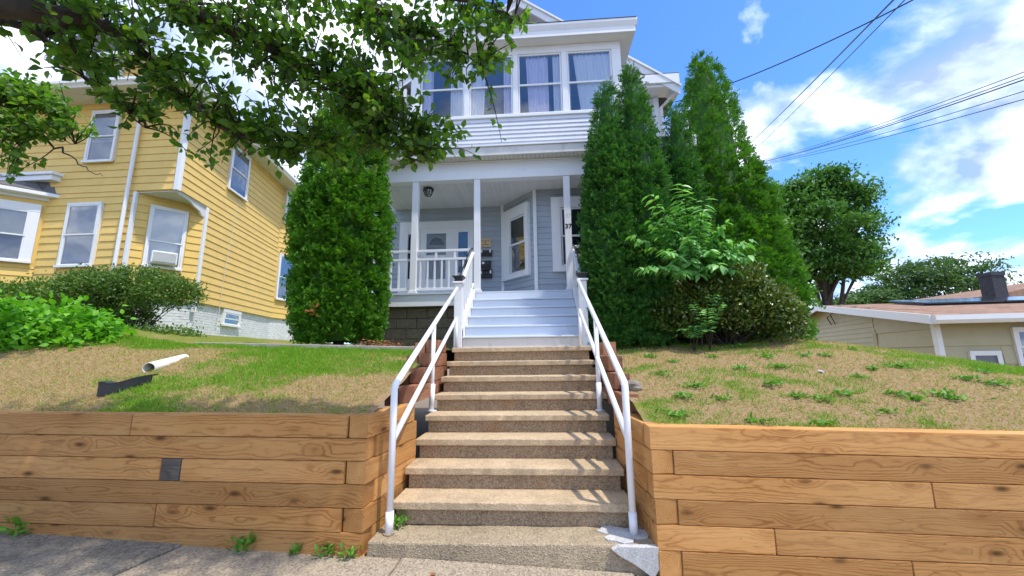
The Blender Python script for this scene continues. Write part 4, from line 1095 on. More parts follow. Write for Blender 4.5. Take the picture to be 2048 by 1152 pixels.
# air conditioner in the chamfer window
ac = empty('air_conditioner', (O2[0]+u2[0]*.72, O2[1]+u2[1]*.72, 4.0), 'white window air conditioner in the cut off corner of the yellow house', 'air conditioner')
m = MB(O2, u2, n2); m.box(.47, .99, .0, .30, 3.99, 4.31); m.build('case', M['white'], ac, bevel=.012)
m = MB(O2, u2, n2); m.box(.50, .96, .302, .308, 4.02, 4.28); m.build('grille_back', M['soffit'], ac)
for k in range(11):
    m = MB(O2, u2, n2); m.box(.50, .96, .309, .322, 4.03+k*.0235, 4.04+k*.0235); m.build('louvre', M['shade'], ac)
m = MB(O2, u2, n2); m.box(.385, .468, .013, .02, 3.98, 4.33); m.box(.992, 1.075, .013, .02, 3.98, 4.33); m.build('side_panel', M['soffit'], ac)

# ================================================================ tan house on the right
th = empty('tan_house', (12, 13, -.9), 'low tan house with brown shingle roof beyond the right mound', 'house')
TK = at(1880, 697, 10.)[:2]; gd = at(1565, 690, 20.6)[:2]-TK; gd /= np.linalg.norm(gd); ed = np.array([gd[1], -gd[0]])
ed = np.array([.985, -.10]); ed /= np.linalg.norm(ed)
TW_ = float(np.linalg.norm(at(1565, 690, 20.6)[:2]-TK)); TE = 2.27; TR = 3.13; TG = -.95
def tp(a, g): q = TK+ed*a+gd*g; return (q[0], q[1])
m = MB(); m.prism([tp(0, 0), tp(9, 0), tp(9, TW_), tp(0, TW_)], TG, TE-.0); 
q0, q1, q2 = tp(0, .0), tp(0, TW_), tp(0, TW_/2)
m.v += [(q0[0], q0[1], TE), (q1[0], q1[1], TE), (q2[0], q2[1], TR), ]; 
q0, q1, q2 = tp(9, .0), tp(9, TW_), tp(9, TW_/2); m.v += [(q0[0], q0[1], TE), (q1[0], q1[1], TE), (q2[0], q2[1], TR)]
i0 = 8; m.f += [(i0, i0+1, i0+2), (i0+3, i0+5, i0+4), (i0, i0+2, i0+5, i0+3), (i0+1, i0+4, i0+5, i0+2)]
m.build('wall', M['tan'], th)
# gable end lap siding (left part) and wide boards near the corner
z = TG
while z < TR-.15:
    lo, hi = 2.6, TW_
    if z > TE: lo = max(lo, (z-TE)/(TR-TE)*TW_/2); hi = TW_-(z-TE)/(TR-TE)*TW_/2
    if z > TE-.05 or z > -.5:
        siding(th, tp(0, hi-.02), tp(0, lo), z, z+.15, .15, M['tan'], [], .022)
    z += .15
z = TG
while z < TE-.05:
    siding(th, tp(0, 2.5), tp(0, .05), z, min(z+.42, TE), .42, M['tan'], [], .03)
    siding(th, tp(0.05, 0), tp(9, 0), z, min(z+.42, TE), .42, M['tan'], [(.5, 1.16, .7, 1.42), (1.44, 2.28, 1.1, 1.98)], .03)
    z += .42
a = tp(0, 2.55); MB().box(a[0]-.06, a[0]+.03, a[1]-.06, a[1]+.06, TG, TE-.2).build('corner_board', M['tan'], th)
a = tp(-.03, -.03); MB().box(a[0]-.06, a[0]+.06, a[1]-.06, a[1]+.06, TG, TE-.02).build('corner_board', M['trim'], th, bevel=.01)
def roofside(g0, g1, z0, z1, nm):
    a0, a1 = -.35, 9.3; m = MB(); P = [tp(a0, g0), tp(a1, g0), tp(a1, g1), tp(a0, g1)]
    m.v = [(P[0][0], P[0][1], z0), (P[1][0], P[1][1], z0), (P[2][0], P[2][1], z1), (P[3][0], P[3][1], z1)]; m.v += [(x, y, zz+.05) for x, y, zz in m.v]
    m.f = [(3, 2, 1, 0), (4, 5, 6, 7), (0, 1, 5, 4), (1, 2, 6, 5), (2, 3, 7, 6), (3, 0, 4, 7)]
    o = m.build(nm, M['shingle'], th); return o
rs = (TR-TE)/(TW_/2); rf = roofside(-.5, TW_/2, TE-.5*rs+.02, TR+.02, 'roof'); roofside(TW_+.5, TW_/2, TE-.5*rs+.02, TR+.02, 'roof')
for g0, g1 in ((-.5, TW_/2), (TW_+.5, TW_/2)):
    a, b = tp(-.36, g0), tp(-.36, g1); za, zb = TE-.5*rs, TR
    m = MB(); e = (-ed[0]*.04, -ed[1]*.04)
    m.hexa([(a[0], a[1], za-.12), (b[0], b[1], zb-.12), (b[0]+e[0], b[1]+e[1], zb-.12), (a[0]+e[0], a[1]+e[1], za-.12), (a[0], a[1], za+.09), (b[0], b[1], zb+.09), (b[0]+e[0], b[1]+e[1], zb+.09), (a[0]+e[0], a[1]+e[1], za+.09)]); m.build('rake_board', M['trim'], th)
Og, ug, ng = frame(tp(-.36, -.5), tp(9.3, -.5)); m = MB(Og, ug, ng); zz = TE-.5*rs
m.profile([(0, zz-.12), (.06, zz-.12), (.12, zz-.04), (.12, zz+.07), (0, zz+.07)], 0, 9.66); m.build('gutter', M['white'], th)
Oe, ue, ne = frame(tp(0, 0), tp(9, 0))
window(th, Oe, ue, ne, 1.52, 2.2, 1.16, 1.90, .07, glass_='glass_dark'); window(th, Oe, ue, ne,   .58, 1.08, .75, 1.38, .06, sill=False, glass_='glass_dark')
for k, g in enumerate((5.0, 5.3)):
    q = tp(-.05, g); m = MB(); m.tube([(q[0], q[1], 2.85-.08*k), (q[0]-.12, q[1]-.05, 2.80-.08*k), (q[0]-.03, q[1]-.1, 2.45)], .015, 6); m.build('service_cable', M['wire'], th)
sp_ = empty('solar_panel', (12.5, 13.5, 2.8), 'flat black solar panel array on the brown shingle roof', 'solar panel')
def rz_(g): return TR-(TW_/2-g)*rs+.075
for k in range(5):
    P = [tp(1.9+k*1.05, 3.3), tp(2.92+k*1.05, 3.3), tp(2.92+k*1.05, 5.2), tp(1.9+k*1.05, 5.2)]; zs = [rz_(3.3)+.10, rz_(3.3)+.10, rz_(5.2)+.12, rz_(5.2)+.12]
    MB().prism(P, [z-.04 for z in zs], zs).build('panel', M['solar'], sp_)
MB().prism([tp(1.95, 3.5), tp(7.0, 3.5), tp(7.0, 5.0), tp(1.95, 5.0)], [rz_(3.5)-.02]*2+[rz_(5.)-.02]*2, [rz_(3.5)+.055]*2+[rz_(5.)+.055]*2).build('mounting_frame', M['black_metal'], sp_)
q = at(1989, 585, 16.5); ch = empty('chimney', (q[0], q[1], 3.1), 'dark square chimney with white flashing rising behind the solar panels', 'chimney')
MB().box(q[0]-.24, q[0]+.24, q[1]-.24, q[1]+.24, 2.6, at(1985, 553, 16.5)[2]).build('stack', M['chimney'], ch, bevel=.01)
MB().box(q[0]-.30, q[0]+.32, q[1]-.30, q[1]+.30, 2.6, 3.25).build('flashing', M['soffit'], ch)
MB().box(q[0]-.265, q[0]+.265, q[1]-.265, q[1]+.265, at(1985, 553, 16.5)[2], at(1985, 546, 16.5)[2]).build('cap', M['chimney'], ch)
nb = empty('brick_house', (26, 24, -1), 'far house showing only a pale brown roof behind the chimney', 'house')
a = at(1925, 598, 24); b = at(2090, 565, 24)
m = MB().profb([(a[0], a[2]-.2), (a[0], a[2]), (b[0], b[2]+.15), (b[0]+6, a[2]), (b[0]+6, a[2]-.2)], 22, 32); m.build('roof', M['shingle'], nb)
MB().box(a[0]+.4, b[0]+5.5, 22.3, 31.5, -1.5, a[2]-.2).build('wall', M['tan'], nb)

# ================================================================ vegetation
def tubes(paths, seg=5):
    """many tapered tubes as one vertex/quad soup; path = list of (xyz, r)"""
    V = []; F = []; off = 0
    ang = np.arange(seg)*2*np.pi/seg; ca, sa = np.cos(ang), np.sin(ang)
    for P, r in paths:
        P = np.asarray(P, float); m = len(P); r = np.asarray(r, float)
        t = np.gradient(P, axis=0); t = norm(t)
        ref = np.where(np.abs(t[:, 2:3]) < .9, np.array([[0, 0, 1.]]), np.array([[1., 0, 0]]))
        e = norm(np.cross(t, ref)); g = np.cross(t, e)
        V.append((P[:, None] + (e[:, None]*ca[None, :, None]+g[:, None]*sa[None, :, None])*r[:, None, None]).reshape(-1, 3))
        i = off+np.arange(m*seg).reshape(m, seg); j = np.roll(i, -1, 1)
        F.append(np.stack([i[:-1], j[:-1], j[1:], i[1:]], -1).reshape(-1, 4)); off += m*seg
    return np.concatenate(V), np.concatenate(F)
def curve(p0, p1, bend, n=6):
    t = np.linspace(0, 1, n)[:, None]; return p0*(1-t)+p1*t+np.asarray(bend)*np.sin(np.pi*t)
def rdir(n):
    return norm(rng.normal(size=(n, 3)))
def lumps(p, k, s):
    r = np.random.default_rng(s); o = np.zeros(len(p))
    for _ in range(5):
        o += np.sin(p@(r.normal(size=3)*k)+r.uniform(0, 6.28))
    return o/5

def arborvitae(base, H, prof, n, seed, label, mat, size=(.075, .125), lean=(0., 0.), dead=None):
    """columnar evergreen: fans of flat sprays clumped over a lumpy column"""
    t_ = empty('arborvitae_tree', base, label, 'tree', 'columnar evergreens around the porch')
    ts, rs_ = np.array([p[0] for p in prof]), np.array([p[1] for p in prof]); b = np.array(base)
    MB().tube([(base[0], base[1], base[2]-.1), (base[0]+lean[0]*.5, base[1]+lean[1]*.5, base[2]+H*.5), (base[0]+lean[0]*.9, base[1]+lean[1]*.9, base[2]+H*.9)], [.09, .06, .02], 8).build('trunk', M['bark'], t_)
    # clumps of sprays: tufts sit on the column, sprays fan out of each tuft
    nt_ = n//18
    t = rng.random(nt_*4); keep = rng.random(nt_*4) < np.interp(t, ts, rs_)/rs_.max()+.05; t = t[keep][:nt_]; nt_ = len(t)
    a = rng.uniform(0, 2*np.pi, nt_); r0 = np.interp(t, ts, rs_)
    p = np.stack([np.cos(a)*r0, np.sin(a)*r0, t*H], -1)
    lum = lumps(p, 4.2, seed)
    u = rng.uniform(.86, 1.0, nt_)
    rr = r0*u*(1+.15*lum)
    out_ = np.stack([np.cos(a), np.sin(a), np.zeros(nt_)], -1)
    C = b + out_*rr[:, None] + np.stack([t*lean[0], t*lean[1], t*H], -1)
    k = 18
    tuft = np.repeat(np.arange(nt_), k); m = len(tuft)
    ax = norm(out_ + np.array([0, 0, .75]) + rng.normal(size=(nt_, 3))*.25)[tuft]
    d = norm(ax + rng.normal(size=(m, 3))*.50)
    ln = rng.uniform(size[0], size[1], m)*np.clip(r0/rs_.max()*1.3, .62, 1.)[tuft]
    pos = C[tuft] + d*rng.uniform(0, .10, m)[:, None] + rng.normal(size=(m, 3))*.022
    nrm = rng.normal(size=(m, 3))
    rnd = np.clip(.42+.22*rng.normal(size=m)+.16*rng.normal(size=nt_)[tuft], 0, 1)
    cr_ = scatter('crown', FAN, FAN_F, pos, d, nrm, ln, mat, t_, rnd)
    # inner branchwork that keeps the column closed
    zz = np.linspace(.01, .97, 26); aa = np.linspace(0, 2*np.pi, 22, endpoint=False); Z, A = np.meshgrid(zz, aa, indexing='ij')
    r1 = np.interp(Z, ts, rs_)*.70; q = np.stack([np.cos(A)*r1, np.sin(A)*r1, Z*H], -1).reshape(-1, 3)
    q[:, :2] *= (1+.15*lumps(q, 4.2, seed))[:, None]; q = q + b + np.stack([Z.ravel()*lean[0], Z.ravel()*lean[1], Z.ravel()*0], -1)
    i = np.arange(26*22).reshape(26, 22); j = np.roll(i, -1, 1)
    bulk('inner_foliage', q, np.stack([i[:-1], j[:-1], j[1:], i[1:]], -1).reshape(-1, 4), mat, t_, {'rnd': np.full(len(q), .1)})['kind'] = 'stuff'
    if dead is not None:
        c = np.array(dead); m = 15; d = norm(rng.normal(size=(m, 3))+np.array([0, -1.2, .2]))
        o = scatter('dead_spray', FAN, FAN_F, c+rng.normal(size=(m, 3))*np.array([.03, .02, .04]), d, rng.normal(size=(m, 3)), rng.uniform(.04, .07, m), M['dead_spray'], t_); o['label'] = 'patch of dead orange sprays'
    return t_
g0 = lambda x, y: float(gz(x, y))
ap = [(0, .72), (.06, .93), (.2, 1.), (.45, .96), (.65, .80), (.8, .60), (.92, .34), (1., .04)]
def pr_(R, p=ap): return [(t, R*r) for t, r in p]
b = (-3.27, 6.25, 1.68); dd_ = at(627, 622, 5.42)
arborvitae(b, 5.1, pr_(.70), 26000, 1, 'broad bright green arborvitae left of the porch with an orange dead patch', M['arbor'], lean=(-.05, 0), dead=(dd_[0], dd_[1], dd_[2]))
cone = [(0, .95), (.1, 1.), (.3, .97), (.5, .86), (.7, .66), (.85, .44), (.95, .24), (1., .05)]
arborvitae((1.235, 6.3, 1.58), 4.62, pr_(.415, cone), 18000, 2, 'slim arborvitae touching the numbered porch post', M['arbor_deep'], lean=(.04, 0), size=(.065, .105))
arborvitae((1.72, 6.42, 1.58), 5.0, pr_(.45, cone), 18000, 3, 'tall arborvitae second from the porch steps, its top before the upper porch corner', M['arbor_deep'], lean=(.06, 0), size=(.065, .105))
arborvitae((2.62, 6.95, 1.60), 4.55, pr_(.41, cone), 14000, 4, 'shortest arborvitae, standing just left of the tallest one', M['arbor_deep'], lean=(.08, 0), size=(.065, .105))
wide = [(0, 1.), (.15, .97), (.3, .86), (.5, .66), (.65, .52), (.8, .39), (.92, .22), (1., .03)]
arborvitae((3.66, 7.75, 1.58), 6.25, pr_(1.22, wide), 34000, 5, 'tallest and widest arborvitae at the right corner of the house', M['arbor'], lean=(.0, 0), size=(.075, .125))

def shrub(name, label, cat, base, blobs, n, tmpl, tf, size, mat, group=None, up=.35, stems=9, droop=0., clump=10):
    """leafy shrub: stems rising to tufts of leaves spread through several lobes"""
    e = empty(name, base, label, cat, group); b = np.array(base)
    vol = np.array([x[1][0]*x[1][1]*x[1][2] for x in blobs])**.7; vol /= vol.sum()
    nt_ = n//clump; which = rng.choice(len(blobs), nt_, p=vol)
    cen = np.array([x[0] for x in blobs])[which]; rad_ = np.array([x[1] for x in blobs])[which]
    u = rdir(nt_); u[:, 2] = np.where(u[:, 2] < -.5, -u[:, 2]*.4, u[:, 2]); u = norm(u)
    rr = rng.uniform(.62, 1., nt_)**.6*(1+.16*lumps(cen+u*rad_, 5.5, 3))
    C = cen+u*rad_*rr[:, None]
    C[:, 2] = np.maximum(C[:, 2], b[2]+.03)
    tt = np.repeat(np.arange(nt_), clump); m = len(tt)
    d = norm(u[tt]*.7+np.array([0, 0, up])+rng.normal(size=(m, 3))*.65)
    d[:, 2] -= droop; d = norm(d)
    pos = C[tt]+rng.normal(size=(m, 3))*size[1]*.75
    nrm = norm(np.array([0, 0, 1.])+u[tt]*.5+rng.normal(size=(m, 3))*.55)
    rnd = np.clip(.45+.22*rng.normal(size=m)+.15*rng.normal(size=nt_)[tt], 0, 1)
    scatter('foliage', tmpl, tf, pos, d, nrm, rng.uniform(size[0], size[1], m), mat, e, rnd)
    sel = rng.choice(nt_, min(nt_, stems*6), replace=False)
    V, F = tubes([(curve(b+np.array([rng.normal()*.05, rng.normal()*.05, -.05]), C[k], rng.normal(size=3)*.06), np.linspace(.012, .003, 6)) for k in sel])
    o = bulk('stems', V, F, M['twig'], e); o['kind'] = 'stuff'
    return e
# dark glossy shrub on the right mound
shrub('glossy_shrub', 'rounded dark shrub with small glossy olive leaves before the evergreens', 'shrub', (2.75, 6.0, 1.56),
      [((2.55, 6.05, 2.10), (.62, .5, .58)), ((3.20, 6.05, 2.02), (.62, .5, .50)), ((2.85, 5.95, 2.35), (.5, .45, .42)), ((2.1, 6.05, 1.95), (.35, .35, .42)), ((3.55, 6.1, 1.85), (.34, .35, .32))],
      24000, SMALL, SMALL_F, (.045, .075), M['shrub_dark'])
# pale sapling with long drooping sprays
sp0 = empty('leafy_sapling', (2.35, 5.85, 1.56), 'bright green sapling with drooping pointed leaves standing over the dark shrub', 'sapling')
tips = [(1365, 368), (1300, 392), (1408, 402), (1262, 470), (1345, 430), (1395, 455), (1448, 445), (1498, 480), (1500, 512), (1420, 500), (1330, 500), (1280, 535), (1440, 530), (1375, 475), (1380, 520), (1300, 440), (1470, 505), (1355, 395), (1320, 465), (1405, 430), (1360, 545), (1425, 470), (1455, 480), (1340, 530), (1400, 545), (1465, 540)]
paths = []; Lp = []; Ld = []; root = np.array([2.35, 5.9, 1.50])
fork = np.array([2.36, 5.9, 2.45])
paths.append((curve(root, fork, (.03, 0, 0)), np.linspace(.022, .015, 6)))
for px, py in tips:
    T = at(px, py, rng.uniform(5.3, 5.7)); P = curve(fork, T, (0, 0, .12), 14); paths.append((P, np.linspace(.012, .003, 14)))
    for s_ in np.linspace(.34, 1., 26):
        q = P[int(s_*13)]; tg = P[min(13, int(s_*13)+1)]-P[max(0, int(s_*13)-1)]; sd = norm(np.cross(tg, [0, 0, 1.]))
        for sg in (-1, 1):
            Lp.append(q+rng.normal(size=3)*.012); Ld.append(norm(tg)*.5+sd*sg*.8+np.array([0, 0, -.55])+rng.normal(size=3)*.2)
V, F = tubes(paths); bulk('stem', V, F, M['twig'], sp0)
Lp, Ld = np.array(Lp), np.array(Ld)
nn = norm(np.array([0, -.3, 1.])+rng.normal(size=(len(Lp), 3))*.3)
scatter('foliage', NARROW, LEAF_F, Lp, Ld, nn, rng.uniform(.11, .19, len(Lp)), M['sapling'], sp0)
# fern like shoots at the foot of the shrub
for px, py, lab in ((1392, 655, 'fern like green shoot at the foot of the dark shrub'), (1420, 605, 'fern like green shoot in front of the middle of the dark shrub')):
    c = at(px, py, 5.45); g = np.array([c[0], 5.6, g0(c[0], 5.6)]); e = empty('fern_shoot', tuple(g), lab, 'plant', 'fern like shoots')
    paths = []; Lp = []; Ld = []
    for k in range(6):
        T = c+np.array([rng.uniform(-.24, .24), rng.uniform(-.15, .1), rng.uniform(-.12, .1)]); P = curve(g, T, (0, 0, .10), 12); paths.append((P, np.linspace(.006, .002, 12)))
        for s_ in range(4, 12):
            tg = norm(P[min(11, s_+1)]-P[s_-1]); sd = norm(np.cross(tg, [0, 0, 1.]))
            for sg in (-1, 1): Lp.append(P[s_]); Ld.append(tg*.45+sd*sg*.9+np.array([0, 0, -.1]))
    V, F = tubes(paths); bulk('stem', V, F, M['twig'], e); Lp, Ld = np.array(Lp), np.array(Ld)
    scatter('foliage', NARROW, LEAF_F, Lp, Ld, norm(np.array([0, -.4, 1.])+rng.normal(size=(len(Lp), 3))*.2), rng.uniform(.07, .12, len(Lp)), M['sapling'], e)
# shrubs left of the yard
shrub('broadleaf_bush', 'bright green broad leaved bush at the left edge of the lawn', 'bush', (-6.5, 4.9, 1.35),
      [((-6.55, 4.95, 1.75), (.60, .5, .42)), ((-7.2, 4.8, 1.72), (.7, .5, .5)), ((-6.1, 4.95, 1.55), (.34, .4, .28)), ((-6.7, 4.75, 1.42), (.65, .4, .3)), ((-7.7, 4.6, 1.5), (.6, .5, .5))],
      7600, LEAF, LEAF_F, (.07, .12), M['bush_bright'], up=.2, clump=7, droop=.15)
tp_ = at(170, 600, 4.9); paths = []; 
sx_ = empty('upright_shoot', (-6.1, 4.95, 1.6), 'single upright leafy shoot at the top of the bright bush', 'plant')
P = curve(np.array([-6.1, 4.95, 1.6]), tp_, (0, 0, 0), 10); V, F = tubes([(P, np.linspace(.006, .002, 10))]); bulk('stem', V, F, M['twig'], sx_)
Lp = np.repeat(P[4:], 3, 0); Ld = rng.normal(size=(len(Lp), 3))*.8+np.array([0, 0, .5]); scatter('foliage', NARROW, LEAF_F, Lp, Ld, norm(np.array([0, -.4, 1.])+rng.normal(size=(len(Lp), 3))*.3), rng.uniform(.07, .11, len(Lp)), M['bush_bright'], sx_)
shrub('spreading_shrub', 'wide small leaved shrub spreading before the white brick foundation', 'shrub', (-7.9, 7.1, 1.85),
      [((-7.9, 7.0, 2.75), (.95, .6, .48)), ((-7.1, 7.0, 2.68), (.55, .5, .33)), ((-8.7, 7.0, 2.75), (.7, .55, .48)), ((-8.2, 7.1, 2.25), (.55, .5, .45)), ((-8.7, 7.0, 2.2), (.5, .5, .42))],
      26000, SMALL, SMALL_F, (.042, .072), M['shrub_mid'], up=.3)
shrub('clipped_hedge', 'dark clipped hedge running along the front of the yellow house', 'hedge', (-10.6, 7.6, 1.95),
      [((-9.7, 7.6, 2.55), (.75, .5, .6)), ((-10.6, 7.6, 2.55), (.75, .5, .62)), ((-11.5, 7.6, 2.55), (.75, .5, .62)), ((-12.4, 7.6, 2.55), (.75, .5, .62)), ((-13.2, 7.6, 2.55), (.75, .5, .62))],
      24000, SMALL, SMALL_F, (.05, .085), M['hedge'], up=.5)
shrub('low_vine', 'low dark vine on the ground below the spreading shrub', 'vine', (-6.9, 6.6, 1.78),
      [((-7.3, 6.7, 1.85), (.8, .4, .2)), ((-6.5, 6.6, 1.82), (.45, .3, .18)), ((-7.7, 6.4, 1.8), (.6, .4, .25))], 3000, SMALL, SMALL_F, (.05, .09), M['shrub_mid'], up=.2)

# deciduous trees beyond the houses
def broad_tree(name, label, base, trunk_h, blobs, n, leaf, mat, group, tr=.22, extra=(), clump=60, spread=.36):
    e = empty(name, base, label, 'tree', group); b = np.array(base)
    paths = [(curve(b-np.array([0, 0, .3]), b+np.array([.1, 0, trunk_h]), (.1, 0, 0), 8), np.linspace(tr, tr*.6, 8))]
    top = b+np.array([.1, 0, trunk_h*.8])
    for c, r in blobs:
        paths.append((curve(top-np.array([0, 0, rng.uniform(0, trunk_h*.4)]), np.array(c), rng.normal(size=3)*.3, 8), np.linspace(tr*.42, .03, 8)))
        for _ in range(4): 
            q = np.array(c)+rdir(1)[0]*np.array(r)*.7; paths.append((curve(np.array(c), q, rng.normal(size=3)*.1, 5), np.linspace(.05, .012, 5)))
    for x in extra: paths.append((curve(np.array(x[0]), np.array(x[1]), (.1, 0, 0), 8), np.linspace(x[2], x[2]*.5, 8)))
    V, F = tubes(paths, 7); bulk('trunk', V, F, M['bark'], e)
    vol = np.array([x[1][0]*x[1][1]*x[1][2] for x in blobs])**.75; vol /= vol.sum()
    nt_ = n//clump; w_ = rng.choice(len(blobs), nt_, p=vol); cen = np.array([x[0] for x in blobs])[w_]; ra_ = np.array([x[1] for x in blobs])[w_]
    u = rdir(nt_); C = cen+u*ra_*(rng.uniform(.45, 1.05, nt_)[:, None])
    tt = np.repeat(np.arange(nt_), clump); m = len(tt)
    pos = C[tt]+rng.normal(size=(m, 3))*np.array([spread, spread, spread*.32])
    d = norm(rng.normal(size=(m, 3))+np.array([0, 0, -.15])); nrm = norm(np.array([0, 0, 1.2])+rng.normal(size=(m, 3))*.55)
    rnd = np.clip(.45+.2*rng.normal(size=m)+.2*rng.normal(size=nt_)[tt], 0, 1)
    scatter('crown', SMALL, SMALL_F, pos, d, nrm, rng.uniform(leaf*.7, leaf*1.3, m), mat, e, rnd); return e
def blob(px, py, Y, rx, rz_, ry=None): q = at(px, py, Y); return (tuple(q), (rx, ry or rx, rz_))
Y = 25.
q = at(1650, 625, Y)
broad_tree('maple_tree', 'large round crowned maple with several trunks beyond the tan house', (q[0], Y, -1.4), 7.5,
    [blob(1640, 372, Y, 1.7, 1.1), blob(1570, 415, Y, 1.9, 1.4), blob(1685, 400, Y, 1.6, 1.3), blob(1630, 450, Y-.8, 2.5, 1.5), blob(1712, 465, Y, 1.3, 1.1), blob(1545, 480, Y, 1.8, 1.5), blob(1680, 520, Y-.5, 1.9, 1.2), blob(1600, 530, Y, 2., 1.2), blob(1725, 530, Y, .9, .8), blob(1550, 545, Y, 1.5, 1.2), blob(1600, 385, Y, 1.3, .8), blob(1735, 500, Y, .8, .6)],
    40000, .27, M['far_tree'], 'trees behind the tan house', .26, extra=[(at(1610, 640, Y)-np.array([0, 0, 1.]), at(1600, 520, Y), .16), (at(1665, 640, Y)-np.array([0, 0, 1.]), at(1690, 520, Y), .15), (at(1585, 640, Y)-np.array([0, 0, 1.]), at(1575, 540, Y), .13)])
Y = 23.
q = at(1530, 620, Y)
broad_tree('maple_tree', 'dark leafy tree squeezed between the tallest arborvitae and the big maple', (q[0], Y, -1.3), 6.,
    [blob(1510, 400, Y, 1.1, 1.1), blob(1530, 450, Y, 1.3, 1.3), blob(1545, 520, Y, 1.4, 1.3), blob(1500, 520, Y, 1.6, 1.6), blob(1560, 580, Y, 1.0, .9)], 10000, .30, M['far_tree'], 'trees behind the tan house', .2)
Y = 42.
for k, (lab, bl, px) in enumerate((('hazy spreading tree right of the big maple', [(1800, 555, 2.4, 1.2), (1845, 545, 2.6, 1.3), (1775, 585, 1.8, 1.0), (1820, 590, 2.6, .9)], 1815),
                      ('farthest hazy tree just left of the chimney', [(1905, 535, 2.6, 1.4), (1945, 555, 2.0, 1.0), (1880, 570, 2.4, 1.2), (1925, 585, 2.4, .9), (1965, 585, 1.4, .8)], 1915),
                      ('low hazy tree in the gap under the big maple', [(1735, 600, 1.6, 1.0), (1700, 605, 1.4, .8), (1765, 612, 1.4, .8)], 1730))):
    q = at(px, 640, Y); broad_tree('hazy_tree', lab, (q[0], Y, -1.5), at(px, 585, Y)[2]+1.5, [blob(a, c, Y+rng.uniform(-1, 1), r1*1.2, r2*1.05) for a, c, r1, r2 in bl], 5200, .36, M['farther'], 'trees behind the tan house', .2, spread=.5, clump=40)

